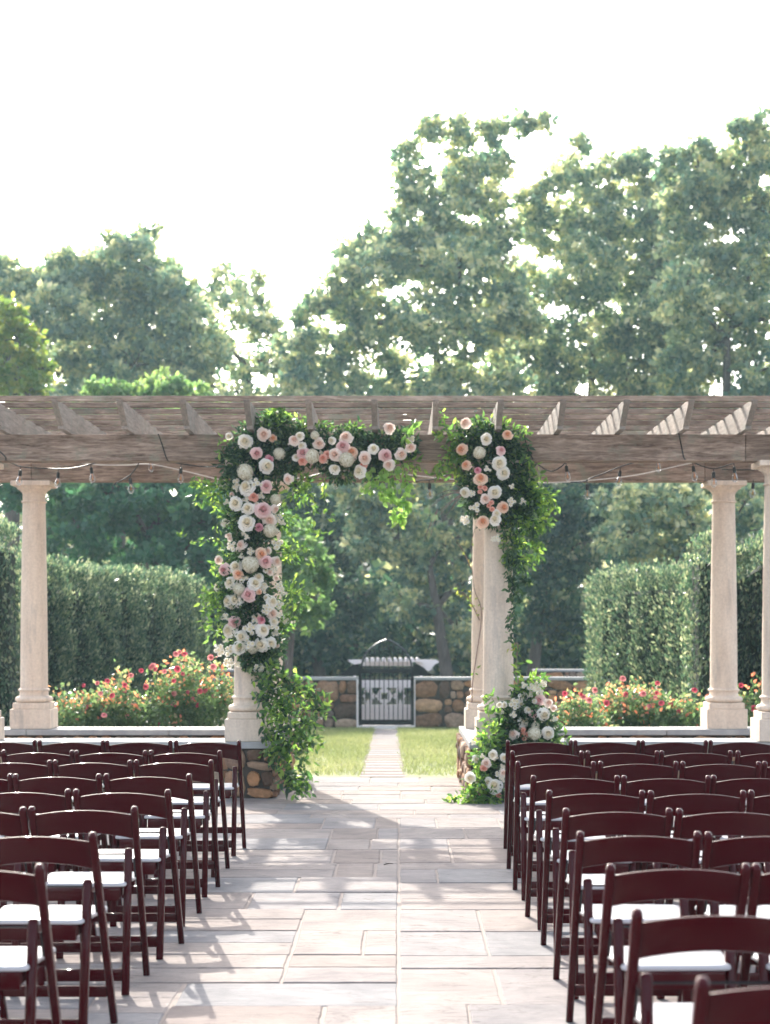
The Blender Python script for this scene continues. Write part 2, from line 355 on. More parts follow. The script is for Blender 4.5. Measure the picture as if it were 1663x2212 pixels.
# grass blades
n = 75000
gx = rng.uniform(-2.6, 2.8, n); gy = 18.0 + 16.8 * rng.random(n) ** 0.9
t = (gy - 18) / 17; keep = np.abs(gx - (-.17 - .095 * t)) > .235 + .02 * rng.normal(size=n); gx, gy = gx[keep], gy[keep]; n = len(gx)
gz = -0.43 * (gy - 17.95) / 17.05
ax = np.stack([rng.normal(size=n) * .45, rng.normal(size=n) * .45, np.ones(n)], 1)
patch = .5 + .5 * np.sin(gx * 2.3 + np.sin(gy * 1.1)) * np.cos(gy * .8)
GB = leaf_mat('grass_blade', [(0, (0.15, 0.19, 0.09)), (0.6, (0.25, 0.27, 0.15)), (1, (0.40, 0.36, 0.27))], .45, .6)
tag(link('grass', leaves('grass', np.stack([gx, gy, gz], 1), ax, rng.uniform(.035, .075, n), np.clip(.35 * patch + .5 * rng.random(n), 0, 1), GB, asp=.14)), 'short sunlit green grass growing on the lawn', 'grass', kind='stuff')
mb = MB()
for s in (-1, 1): mb.box(min(s * 1.4, s * 9), max(s * 1.4, s * 9), 18.3, 26, -.1, .22)
structure('soil_bed', mb, SOIL)

# ------------------------------------------------------------------ rubble stone work
def rubble_face(mb, o, u, v, nrm, W, H, smin=.14, smax=.34, depth=.03):
    rects = []
    def split(x0, y0, x1, y1):
        w_, h_ = x1 - x0, y1 - y0
        big = max(w_ / 1.35, h_)
        if big < smin * 1.15 or (big < smax and random.random() < .45): rects.append((x0, y0, x1, y1)); return
        if w_ / 1.35 > h_:
            c = x0 + w_ * random.uniform(.35, .65); split(x0, y0, c, y1); split(c, y0, x1, y1)
        else:
            c = y0 + h_ * random.uniform(.35, .65); split(x0, y0, x1, c); split(x0, c, x1, y1)
    split(0, 0, W, H)
    for x0, y0, x1, y1 in rects:
        cx, cy = (x0 + x1) / 2 , (y0 + y1) / 2; a, b = (x1 - x0) / 2 - .004, (y1 - y0) / 2 - .004; n = 14; p = random.uniform(2.3, 5)
        d = depth * random.uniform(.6, 1.4); ring = []
        rot = random.uniform(-.2, .2)
        for k in range(n):
            th = 2 * math.pi * k / n + random.uniform(-.12, .12); c_, s_ = math.cos(th), math.sin(th)
            rr = (abs(c_) ** p + abs(s_) ** p) ** (-1 / p) * random.uniform(.88, 1.05)
            ring.append((c_ * rr * a - rot * s_ * rr * b, s_ * rr * b + rot * c_ * rr * a))
        vs = []
        for sc_, dd in ((1.0, -.02), (.98, d * .5), (.88, d), (.4, d * random.uniform(1, 1.25))):
            vs += [o + u * (cx + x * sc_) + v * (cy + y * sc_) + nrm * (dd + random.uniform(-.003, .003)) for x, y in ring]
        fs = [(i * n + k, i * n + (k + 1) % n, (i + 1) * n + (k + 1) % n, (i + 1) * n + k) for i in range(3) for k in range(n)] + [tuple(3 * n + k for k in range(n))]
        mb.add(vs, fs, random.random())
X, Y, Z = Vector((1, 0, 0)), Vector((0, 1, 0)), Vector((0, 0, 1))
def masonry(root, x0, x1, y0, y1, z0, z1, faces='fblr', **k):
    c = MB(); c.box(x0 + .012, x1 - .012, y0 + .012, y1 - .012, z0, z1); c.build('mortar_core', MORTAR, root)
    m_ = MB()
    if 'f' in faces: rubble_face(m_, Vector((x0, y0 + .012, z0)), X, Z, -Y, x1 - x0, z1 - z0, **k)
    if 'b' in faces: rubble_face(m_, Vector((x1, y1 - .012, z0)), -X, Z, Y, x1 - x0, z1 - z0, **k)
    if 'l' in faces: rubble_face(m_, Vector((x0 + .012, y1, z0)), -Y, Z, -X, y1 - y0, z1 - z0, **k)
    if 'r' in faces: rubble_face(m_, Vector((x1 - .012, y0, z0)), Y, Z, X, y1 - y0, z1 - z0, **k)
    return m_.build('stonework', RUB, root, smooth=60)
CT = .515                                           # coping top
def coping(root, x0, x1, y0, y1, z=CT, th=.06, piece=1.6):
    x = x0
    while x < x1 - 1e-6:
        e = min(x1, x + piece * random.uniform(.8, 1.1));
        if x1 - e < .5: e = x1
        mb = MB(); mb.box(x + .003, e - .003, y0, y1, z - th, z + random.uniform(-.002, .002)); mb.build('coping_slab', COP, root, bevel=.006); x = e
def low_wall(label, x0, x1, y0, y1, grp=None, faces='fb'):
    r = thing('stone_wall', label, 'wall', ((x0 + x1) / 2, (y0 + y1) / 2, 0), 0, grp); ox, oy = r.location.x, r.location.y
    masonry(r, x0 - ox, x1 - ox, y0 - oy + .05, y1 - oy - .05, 0, CT - .06, faces)
    coping(r, x0 - ox, x1 - ox, y0 - oy, y1 - oy); return r
low_wall('low fieldstone wall with bluestone coping behind the left block of chairs', -7, -1.6, 15.72, 16.25)
low_wall('low fieldstone wall with bluestone coping behind the right block of chairs', 1.19, 7, 15.72, 16.25)
low_wall('low fieldstone wall with grey coping in front of the left rose bushes', -7, -1.6, 17.72, 18.27)
low_wall('low fieldstone wall with grey coping in front of the right rose bushes', 1.19, 7, 17.72, 18.27)
def pier(label, x0, x1):
    r = thing('stone_pier', label, 'pier', ((x0 + x1) / 2, 17, 0)); h = (x1 - x0) / 2
    masonry(r, -h, h, -1.34, 1.33, 0, CT - .06, 'fblr', smin=.13, smax=.3, depth=.04)
    mb = MB(); mb.box(-h - .005, h + .005, -1.37, 1.36, CT - .06, CT); mb.build('coping_slab', COP, r, bevel=.006)
pier('rough fieldstone pier under the flower covered column left of the aisle', -1.595, -1.145)
pier('sunlit rough fieldstone pier beside the aisle behind the ground flowers on the right', .65, 1.18)

# ------------------------------------------------------------------ columns
def column_proto():
    r = thing('column', '', 'column')
    mb = MB(); mb.box(-.21, .21, -.21, .21, 0, .205); mb.build('plinth', COL, r, bevel=.006)
    mb = MB(); mb.box(-.185, .185, -.185, .185, .2052, .27)
    b = mb.build('plinth_cap', COL, r, bevel=.006)
    def torus(rc, zc, h, n=7): return [(rc + h / 2 * math.cos(a), zc + h / 2 * math.sin(a)) for a in [(-math.pi / 2 + math.pi * i / (n - 1)) for i in range(n)]]
    mb = MB(); mb.lathe([(.15, .271)] + torus(.165, .303, .062) + [(.158, .336), (.150, .35), (.149, .375), (.155, .388)] + torus(.152, .40, .026) + [(.147, .416), (.143, .43)]); mb.build('base', COL, r, smooth=35)
    H0, H1 = .431, 2.36
    mb = MB(); mb.lathe([(.1425 - (.1425 - .118) * (t ** 1.6), H0 + (H1 - H0) * t) for t in [i / 14 for i in range(15)]]); mb.build('shaft', COL, r, smooth=40)
    mb = MB(); mb.lathe([(.118, 2.3602)] + torus(.122, 2.372, .022) + [(.118, 2.385), (.118, 2.455), (.125, 2.46), (.125, 2.468), (.132, 2.475), (.15, 2.495), (.17, 2.505), (.178, 2.52), (.18, 2.53)]); cp = mb.build('capital', COL, r, smooth=35)
    mb = MB(); mb.box(-.205, .205, -.205, .205, 2.5305, 2.582); mb.build('abacus', COL, r, bevel=.008)
    return r
cp0 = column_proto()
YN, YF = 15.9, 18.0
cols = [(-3.915, YN, 'cast stone column of the near row cut off by the left edge, only its plinth showing'),
        (-1.385, YN, 'pale stone column wrapped in white and blush roses left of the aisle'),
        (.924, YN, 'pale stone column under the right flower cluster beside the aisle'),
        (3.515, YN, 'pale stone column cut off by the right edge of the picture'),
        (-3.83, YF, 'full pale stone column beside the left hedge and left rose bushes'),
        (-1.36, YF, 'pale stone column hidden behind the left flower covered column'),
        (.905, YF, 'pale stone column just behind the right flower cluster column, bare vine on its left side'),
        (3.415, YF, 'full pale stone column rising from among the right rose bushes')]
for i, (x, y, lb) in enumerate(cols):
    o = cp0 if i == 0 else copy_tree(cp0)
    o.location = (x, y, CT + .001); o.rotation_euler.z = 0; o['label'] = lb; o['group'] = 'stone columns of the pergola'

# ------------------------------------------------------------------ pergola
BZ0, BZ1 = 3.099, 3.345
pg = thing('pergola', 'weathered brown wooden pergola top with beams, rafters and slats across the picture', 'pergola', (0, 17, 0))
for yc in (YN, YF):
    x = -5.6
    for e in (-3.84, -1.385 + 2.2, 3.2, 5.6):
        mb = MB(); mb.box(x + .002, e - .002, yc - .095 - 17, yc + .095 - 17, BZ0, BZ1); mb.build('beam', WOODX, pg, bevel=.006); x = e
RX = [-3.04 - .563 * 1 + .563 * i for i in range(14)]
for i, x in enumerate(RX):
    mb = MB(); wd = .027; y0, y1 = 15.12 - 17, 18.85 - 17; z0, z1 = BZ1 + .001, 3.572
    pr = [(y0, z1), (y0 + .03, z1 - .035), (y0 + .30, z0 + .028), (y0 + .30, z0), (y1 - .30, z0), (y1 - .30, z0 + .03), (y1, z1 - .03), (y1, z1)]
    jx = random.uniform(-.012, .012); n = len(pr)
    vs = [(x + jx + s * wd, a, b) for s in (-1, 1) for a, b in pr]
    mb.add(vs, [tuple(range(n)), tuple(range(2 * n - 1, n - 1, -1))] + [(k, k + n, (k + 1) % n + n, (k + 1) % n) for k in range(n)])
    mb.build('rafter', WOODY, pg, bevel=.003)
for k in range(9):
    yc = 15.165 + .437 * k - 17; mb = MB(); dz = random.uniform(-.003, .003)
    xa = -5.6
    mb.box(-5.6, 5.6, yc - .019, yc + .019, 3.561 + dz, 3.609 + dz); 
    mb.build('slat', WOODX, pg, bevel=.003)

# ------------------------------------------------------------------ string lights
def bulb_proto():
    mb = MB(); mb.lathe([(.004, 0), (.004, -.03), (.013, -.032), (.016, -.045), (.017, -.085), (.013, -.09)], 12); s = mb.mesh('socket', CABLE, smooth=35)
    mb = MB(); mb.lathe([(.013, -.09), (.016, -.10), (.025, -.118), (.030, -.14), (.029, -.155), (.020, -.172), (.006, -.181), (.001, -.182)], 14); g_ = mb.mesh('glass', GLASS, smooth=60)
    mb = MB(); mb.tube([(0, 0, -.09), (0, 0, -.105), (.007, 0, -.115), (-.007, 0, -.145), (.007, 0, -.15), (0, 0, -.12)], .0022, 5); f_ = mb.mesh('filament', FILA)
    return s, g_, f_
BS, BG, BF = bulb_proto()
def string_light(label, pts, bulbs, m=CABLE, r=.006, cat='string light', name='string_light'):
    """pts: (px,py,D) way points; bulbs: list of (px,py,D) of the top of the socket"""
    P3 = [P(*p) for p in pts]; root = thing(name, label, cat, P3[0]); o = root.location
    sm = []
    for i in range(len(P3) - 1):                      # Catmull-Rom through the way points
        p0, p1, p2, p3 = P3[max(i - 1, 0)], P3[i], P3[i + 1], P3[min(i + 2, len(P3) - 1)]
        for j in range(6):
            t = j / 6; sm.append(.5 * ((2 * p1) + (p2 - p0) * t + (2 * p0 - 5 * p1 + 4 * p2 - p3) * t * t + (3 * p1 - 3 * p2 + p3 - p0) * t ** 3) - o)
    sm.append(P3[-1] - o)
    mb = MB(); mb.tube(sm, r, 6); mb.build('cable', m, root, smooth=60)
    for b in bulbs:
        p = P(*b) - o; e = link('bulb', BG, root, p); e.rotation_euler = (random.uniform(-.15, .15), random.uniform(-.15, .15), 0)
        link('socket', BS, e); link('filament', BF, e)
D1 = 16.35
string_light('black cable of clear bulbs draped under the left end of the pergola beam', [(-30, 950, 15.7), (10, 985, 15.72), (14, 994, 15.8), (46, 1008, D1), (100, 1012, D1), (150, 1012, D1), (196, 1003, D1), (222, 994, D1), (240, 985, D1)],
             [(45, 1008, D1), (126, 1013, D1), (196, 1003, D1)])
string_light('short black cable with one low bulb hanging left of the flower covered column', [(305, 985, D1), (302, 997, D1), (290, 1016, D1), (281, 1026, D1), (262, 1038, D1), (248, 1044, D1)], [(281, 1026, D1)])
string_light('black cable with bulbs dropping over the beam just left of the flowers', [(342, 938, 15.6), (350, 960, 15.785), (361, 993, 15.79), (372, 997, 16.0), (391, 1002, D1), (440, 1008, D1), (494, 1009, D1), (560, 1020, D1), (640, 1034, D1), (720, 1018, D1), (800, 1024, D1), (840, 1015, D1), (860, 990, D1)],
             [(391, 1003, D1), (494, 1009, D1), (639, 1032, D1), (720, 1016, D1), (836, 1022, D1)])
string_light('black cable with bulbs between the two flower clusters', [(895, 1040, D1), (915, 1037, D1), (930, 1036, D1), (960, 1028, D1), (1004, 1010, D1), (1030, 990, D1)], [(927, 1037, D1), (1005, 1012, D1)])
string_light('black cable with bulbs dropping over the beam right of the right flower cluster', [(1100, 932, 15.55), (1128, 934, 15.7), (1138, 965, 15.785), (1150, 990, 15.79), (1165, 1005, 16.1), (1190, 1018, D1), (1212, 1008, D1), (1224, 995, D1), (1232, 980, D1)], [(1222, 999, D1)])
string_light('black cable with two bulbs rising to the beam between right flowers and right column', [(1232, 1042, D1), (1262, 1040, D1), (1275, 1033, D1), (1300, 1024, D1), (1340, 1008, D1), (1385, 994, D1), (1400, 985, D1)], [(1268, 1038, D1), (1340, 1010, D1)])
string_light('black cable with bulbs beside the capital of the full right column', [(1466, 937, 15.6), (1472, 965, 15.785), (1479, 992, 15.79), (1496, 998, D1), (1520, 1008, D1), (1545, 1012, D1), (1580, 1002, D1), (1592, 995, D1)], [(1496, 999, D1), (1541, 1012, D1), (1585, 1001, D1)])
string_light('black cable with a single low bulb left of the cut off right column', [(1560, 1014, 17), (1600, 1015, 16.8), (1660, 1014, 16.6)], [(1627, 1036, 16.7)], )
string_light('lone clear bulb hanging high against the left beam', [(320, 975, 17.2), (324, 980, 17.2), (330, 975, 17.2)], [(324, 981, 17.2)])
string_light('lone clear bulb hanging high against the beam between right flowers and right column', [(1412, 975, 17.2), (1418, 980, 17.2), (1424, 975, 17.2)], [(1418, 981, 17.2)])
string_light('cream cord sagging under the pergola from the left beam to the flowers', [(150, 993, 17.4), (200, 1003, 17.4), (270, 1005, 17.4), (325, 1003, 17.4), (400, 1018, 17.4), (480, 1037, 17.4), (560, 1050, 17.4)], [], CORD, .006, 'cord', 'cord')
string_light('cream cord sagging behind the flowers and up to the full right column', [(800, 1028, 17.4), (860, 1024, 17.4), (920, 1030, 17.4), (1000, 1037, 17.4), (1100, 1041, 17.4), (1180, 1043, 17.4), (1270, 1038, 17.4), (1370, 1027, 17.4), (1440, 1012, 17.4), (1510, 996, 17.4)], [], CORD, .006, 'cord', 'cord')

# ------------------------------------------------------------------ chairs
def arc_panel(w_, zb_end, zb_mid, zt_end, zt_mid, th, lean, n=14):
    vs = []
    for i in range(n + 1):
        t = -1 + 2 * i / n; x = w_ / 2 * t; q = 1 - t * t; zb = zb_end + (zb_mid - zb_end) * q; zt = zt_end + (zt_mid - zt_end) * q
        yo = -.018 * q
        for z in (zb, zt):
            yy = (CH_H - z) * lean + yo
            vs += [(x, yy - th / 2, z), (x, yy + th / 2, z)]
    fs = []
    for i in range(n):
        a, b = i * 4, i * 4 + 4
        fs += [(a, b, b + 2, a + 2), (a + 1, a + 3, b + 3, b + 1), (a + 2, b + 2, b + 3, a + 3), (a, a + 1, b + 1, b)]
    fs += [(0, 2, 3, 1), (n * 4, n * 4 + 1, n * 4 + 3, n * 4 + 2)]
    return vs, fs
CH_H = .78; LEAN = .42 / .78
def loft(p0, p1, wx, w0, w1, x, caps=(True, True), r=.42):
    """rounded bar in the y-z plane from p0 to p1 (y,z), wx wide, depth w0 to w1, ends rounded off where asked"""
    d = Vector((0, p1[0] - p0[0], p1[1] - p0[1])); Ln = d.length; d.normalize(); nrm = Vector((0, -d.z, d.y)); n = 16; vs = []
    st = []
    e = wx * .45
    if caps[0]: st += [(0, .35), (e * .12, .68), (e * .45, .9), (e, 1)]
    else: st += [(0, .94), (.004, 1)]
    if caps[1]: st += [(Ln - e, 1), (Ln - e * .45, .9), (Ln - e * .12, .68), (Ln, .35)]
    else: st += [(Ln - .004, 1), (Ln, .94)]
    for q, sc_ in st:
        wy = w0 + (w1 - w0) * q / Ln; c = Vector((x, p0[0], p0[1])) + d * q
        for k in range(n):
            a_ = 2 * math.pi * (k + .5) / n; ca, sa = math.cos(a_), math.sin(a_); rr = (abs(ca) ** 4 + abs(sa) ** 4) ** -.25
            vs.append(c + Vector((1, 0, 0)) * (ca * rr * wx / 2 * sc_) + nrm * (sa * rr * wy / 2 * sc_))
    m_ = len(st)
    fs = [(i * n + k, (i + 1) * n + k, (i + 1) * n + (k + 1) % n, i * n + (k + 1) % n) for i in range(m_ - 1) for k in range(n)] + [tuple(range(n)), tuple((m_ - 1) * n + k for k in range(n))[::-1]]
    return vs, fs
def chair_proto():
    r = thing('folding_chair', '', 'chair')
    hw = .2125
    for s in (-1, 1):
        mb = MB(); mb.add(*loft((.42, 0), (0, .78), .029, .034, .040, s * hw, (False, True))); mb.build('long_side_frame', CHAIR, r, smooth=60)
    for s in (-1, 1):
        mb = MB(); mb.add(*loft((0, 0), (.097, .60), .033, .034, .040, s * (hw - .036), (False, True))); mb.build('short_rear_leg', CHAIR, r, smooth=60)
    mb = MB(); mb.add(*arc_panel(.408, .640, .668, .747, .770, .017, LEAN)); mb.build('backrest', CHAIR, r, bevel=.004, seg=2, smooth=50)
    mb = MB(); hs = hw - .020
    mb.box(-.150, .150, .016, .04, .388, .446); mb.box(-.17, .17, .345, .368, .40, .446)
    mb.box(-.152, -.130, .0405, .3445, .40, .446); mb.box(.130, .152, .0405, .3445, .40, .446)
    mb.build('seat_frame', CHAIR, r, bevel=.004, smooth=50)
    # cushion: rounded slab, wider at the front
    o = []
    for cx, cy, a0 in ((.145, .045, -90), (.172, .345, 0), (-.172, .345, 90), (-.145, .045, 180)):
        for k in range(6):
            a = R(a0 + 18 * k); rr = .028; o.append((cx + rr * math.cos(a) - math.copysign(.0, cx), cy + rr * math.sin(a)))
    n = len(o); vs = []
    for sc_, z in ((.985, .4465), (1, .449), (1, .456), (.985, .461), (.9, .464), (.5, .465)): vs += [(x * sc_, .19 + (y - .19) * sc_, z) for x, y in o]
    fs = [(i * n + k, i * n + (k + 1) % n, (i + 1) * n + (k + 1) % n, (i + 1) * n + k) for i in range(5) for k in range(n)] + [tuple(5 * n + k for k in range(n)), tuple(range(n))[::-1]]
    mb = MB(); mb.add(vs, fs); mb.build('seat_cushion', SEAT, r, smooth=50)
    mb = MB(); mb.box(-.165, .165, .006, .022, .055, .105); mb.build('rear_stretcher', CHAIR, r, bevel=.005, smooth=50)
    mb = MB(); mb.box(-.20, .20, .335, .353, .115, .158); mb.build('front_stretcher', CHAIR, r, bevel=.005, smooth=50)
    mb = MB(); mb.tube([(-.19, .086, .575), (.19, .086, .575)], .004, 6)
    for s in (-1, 1): mb.tube([(s * .1975, .105, .555), (s * .1975, .15, .47)], .004, 6)
    mb.build('hinge_rod', IRON, r)
    return r
LEFT = [(11.58, -1.08), (10.57, -1.105), (9.76, -1.07), (8.79, -1.076), (7.905, -1.066), (7.12, -1.10), (6.2, -1.108), (5.33, -1.12), (4.45, -1.11)]
RIGHT = [(11.58, .739), (10.53, .70), (9.65, .672), (8.69, .684), (7.86, .692), (7.05, .689), (6.216, .66), (5.34, .661), (4.46, .622), (3.57, .635)]
ORD = ['first', 'second', 'third', 'fourth', 'fifth', 'sixth', 'seventh', 'eighth', 'ninth', 'tenth']
ch0 = chair_proto(); used = False
for side, rws, s in (('left', LEFT, -1), ('right', RIGHT, 1)):
    for k, (D, xa) in enumerate(rws):
        edge = (-PX0 if s < 0 else 1663 - PX0) / F * (D + .1); j = 0; x = xa
        while (edge - x) * s > -.02 or j == 0:
            o = copy_tree(ch0) if used else ch0; used = True
            o.location = (x + s * .2125, D + random.uniform(-.02, .02) * (j > 0), 0); o.rotation_euler.z = random.uniform(-.035, .035)
            where = 'aisle seat' if j == 0 else f'{ORD[j]} from aisle'
            o['label'] = f'mahogany folding chair, {where}, {ORD[k]} row from pergola, {side} block'
            o['category'] = 'chair'; o['group'] = 'mahogany folding chairs in rows'
            x += s * random.uniform(.456, .467); j += 1

# ------------------------------------------------------------------ blooms
def grid(mb, fn, nu, nv, tint):
    vs = [fn(-1 + 2 * i / nu, j / nv) for j in range(nv + 1) for i in range(nu + 1)]
    mb.add(vs, [(j * (nu + 1) + i, j * (nu + 1) + i + 1, (j + 1) * (nu + 1) + i + 1, (j + 1) * (nu + 1) + i) for j in range(nv) for i in range(nu)], tint)
def rose_mesh(name, m, openness=1.0):
    mb = MB(); th = random.random() * 6
    mb.lathe([(.085, .0), (.10, .12), (.095, .24), (.06, .30), (.02, .31)], 10); mb.t = [.05] * len(mb.f)
    for k, (rt, zt, n, wd) in enumerate([(.115, .345, 2, 1.7), (.175, .345, 3, 1.25), (.25, .32, 4, 1.0), (.335, .25, 5, .82), (.43, .14, 5, .80), (.52, -.02, 6, .70)]):
        for i in range(n):
            th0 = th + 2 * math.pi * i / n + random.uniform(-.18, .18); h = random.uniform(.96, 1.04) if k < 3 else random.uniform(.82, 1.10)
            def fn(u, v, th0=th0, rt=rt, zt=zt, wd=wd, h=h, k=k):
                ww = wd * (.5 + .5 * math.sin(min(1, v * 1.1) * math.pi / 2)) * (1 - .35 * max(0, v - .7) * 3.3 * u * u)
                r = rt * (.42 + .58 * v ** .6) * h + (.05 * openness * max(0, v - .7) * 3.3 * (k > 1)) + .03 * (u > 0) * u
                z = -.12 + (zt * h + .12) * math.sin(min(1, v * 1.08) * math.pi / 2) - (.07 * openness * max(0, v - .7) * 3.3 * (k > 1)) - .09 * u * u * v
                return (r * math.cos(th0 + u * ww), r * math.sin(th0 + u * ww), z)
            grid(mb, fn, 4, 4, min(1, max(0, k / 4.5 + random.uniform(-.12, .12))))
        th += .7
    return mb.mesh(name, m, smooth=70)
def hydrangea_mesh(name, m):
    mb = MB(); mb.lathe([(.05, -.25), (.30, -.2), (.40, 0), (.37, .18), (.26, .32), (.1, .40), (.01, .415)], 16); mb.t = [-.6] * len(mb.f)
    for i in range(150):
        z = 1 - 1.35 * (i + .5) / 150; t = i * 2.39996; r = math.sqrt(max(0, 1 - z * z)); d = Vector((r * math.cos(t), r * math.sin(t), z)); d += Vector([random.uniform(-.1, .1) for _ in range(3)]); d.normalize()
        a = d.orthogonal().normalized(); b = d.cross(a); c = d * (.44 + random.uniform(-.03, .04)); ph = random.random() * 3
        for q in range(4):
            e = a * math.cos(ph + q * math.pi / 2) + b * math.sin(ph + q * math.pi / 2); f = d.cross(e)
            mb.add([c, c + e * .045 + f * .04 + d * .012, c + e * .085 + d * .005, c + e * .045 - f * .04 + d * .012], [(0, 1, 2, 3)], random.uniform(.2, 1))
    return mb.mesh(name, m)
def spray_mesh(name, m, cnt=5):
    mb = MB()
    for i in range(cnt):
        a0 = i * 2.4; c = Vector((math.cos(a0) * .27 * (i > 0), math.sin(a0) * .27 * (i > 0), random.uniform(-.05, .12))); sz = random.uniform(.16, .25)
        for k, (n, op) in enumerate(((5, .45), (6, .9))):
            for q in range(n):
                a = a0 + q * 2 * math.pi / n + k * .5; e = Vector((math.cos(a), math.sin(a), 0)); f = Vector((-math.sin(a), math.cos(a), 0)); up = Vector((0, 0, 1))
                mb.add([c, c + e * sz * .6 * op + f * sz * .42 + up * sz * .4, c + e * sz * op + up * sz * (.55 if k == 0 else .25), c + e * sz * .6 * op - f * sz * .42 + up * sz * .4], [(0, 1, 2, 3)], .3 + .7 * k)
    return mb.mesh(name, m)
PC = dict(w=((.86, .74, .50), (.90, .86, .79)), b=((.86, .58, .44), (.91, .80, .72)), p=((.72, .34, .33), (.89, .67, .63)), c=((.88, .42, .22), (.90, .68, .52)), x=((.72, .18, .26), (.82, .42, .46)), k=((.80, .32, .22), (.84, .46, .36)))
PM = {k: petal_mat('petal_' + k, *v) for k, v in PC.items()}
HM = petal_mat('petal_hydrangea', (.62, .56, .38), (.88, .84, .72)); SM = petal_mat('petal_spray', (.80, .70, .45), (.85, .82, .76))
RM = {k: [rose_mesh('rose', PM[k], random.uniform(.6, 1.3)) for _ in range(3 if k in 'wbpc' else 1)] for k in PC}
HYM, SPM = hydrangea_mesh('hydrangea', HM), [spray_mesh('spray_flower', SM, n) for n in (4, 5, 6)]
def bloom(root, pos, diam, kind, face=None):
    if kind == 'h': me, nm, f = HYM, 'hydrangea', 1.0
    elif kind == 's': me, nm, f = random.choice(SPM), 'spray_flower', 1.35
    else: me, nm, f = random.choice(RM[kind]), 'rose', .95
    o = link(nm, me, root, pos - root.location)
    d = (face or Vector((random.uniform(-.35, .35), -1, random.uniform(-.15, .45)))).normalized()
    o.rotation_euler = d.to_track_quat('Z', 'Y').to_euler(); o.rotation_euler.rotate_axis('Z', random.random() * 6); o.scale = [diam * f] * 3
    return o
def z2(l, ox=500, oy=1000, s=.3608): return [((ox + x * s) / 1.1575, (oy + y * s) / 1.1575, d * s / 1.1575, k) for x, y, d, k in l]

def foliage(name, root, clumps, dens, m, lmin=.045, lmax=.085, D=15.75, thick=.8, out=.0):
    """clumps (px, py, r_px[, weight]); leaves fill flattened balls around real points"""
    ps, axs = [], []
    for c in clumps:
        px, py, rp = c[:3]; wgt = c[3] if len(c) > 3 else 1; Dc = c[4] if len(c) > 4 else D
        o = P(px, py, Dc); r = rp / F * Dc; n = int(dens * r * r * wgt * (1 if name == 'foliage' else 1.15))
        d = unit(rng.normal(size=(n, 3))); rad = r * (rng.random(n) ** (.42 if name == 'foliage' else .75)) * (1 + .22 * rng.normal(size=n) * (rng.random(n) < (.3 if name == 'foliage' else 0)))
        p = np.array(o) + d * rad[:, None] * np.array([1, thick, 1]); ps.append(p)
        axs.append(d + rng.normal(size=(n, 3)) * .6 + np.array([0, -.3, -.25]))
    p = np.concatenate(ps) - np.array(root.location); a = np.concatenate(axs); n = len(p)
    return link(name, leaves(name, p, a, rng.uniform(lmin, lmax, n), rng.random(n), m, .48, True), root)
def vine(root, pts, nleaf, m, ls=.065, name='trailing_vine', twigs=False, rad=.0028, spread=1.0, round_=False):
    """stem through the points (px,py,D) with leaves in pairs: stem and leaves share one mesh with two materials"""
    P3 = [P(*p) - root.location for p in pts]; sm = []
    for i in range(len(P3) - 1):
        p0, p1, p2, p3 = P3[max(i - 1, 0)], P3[i], P3[i + 1], P3[min(i + 2, len(P3) - 1)]
        for j in range(5):
            t = j / 5; sm.append(.5 * ((2 * p1) + (p2 - p0) * t + (2 * p0 - 5 * p1 + 4 * p2 - p3) * t * t + (3 * p1 - 3 * p2 + p3 - p0) * t ** 3))
    sm.append(P3[-1]); mb = MB(); mb.tube(sm, [rad * (1.3 - .9 * i / len(sm)) for i in range(len(sm))], 5)
    st = mb.build(name, TWIG if twigs else STEM, root)
    if nleaf:
        idx = rng.random(nleaf) * (len(sm) - 1.001); ii = idx.astype(int); S = np.array([tuple(q) for q in sm])
        p = S[ii] + (S[ii + 1] - S[ii]) * (idx - ii)[:, None]; p = p + rng.normal(size=p.shape) * .016 * spread
        a = unit(S[ii + 1] - S[ii]) * .5 + unit(rng.normal(size=p.shape)) + np.array([0, 0, -.25])
        link('leaves', leaves('leaves', p, a, rng.uniform(ls * .7, ls * 1.25, nleaf), rng.random(nleaf), m, .75 if round_ else .45, True), st)
    return st
SMX = LEAF['smilax']
BRT = leaf_mat('leaf_fresh', [(0, (0.04, 0.095, 0.035)), (0.6, (0.10, 0.18, 0.05)), (1, (0.24, 0.33, 0.08))], .6, .4, 2.6)
EUC = leaf_mat('leaf_eucalyptus', [(0, (0.14, 0.24, 0.08)), (1, (0.26, 0.38, 0.12))], .6, .5, 2.4)

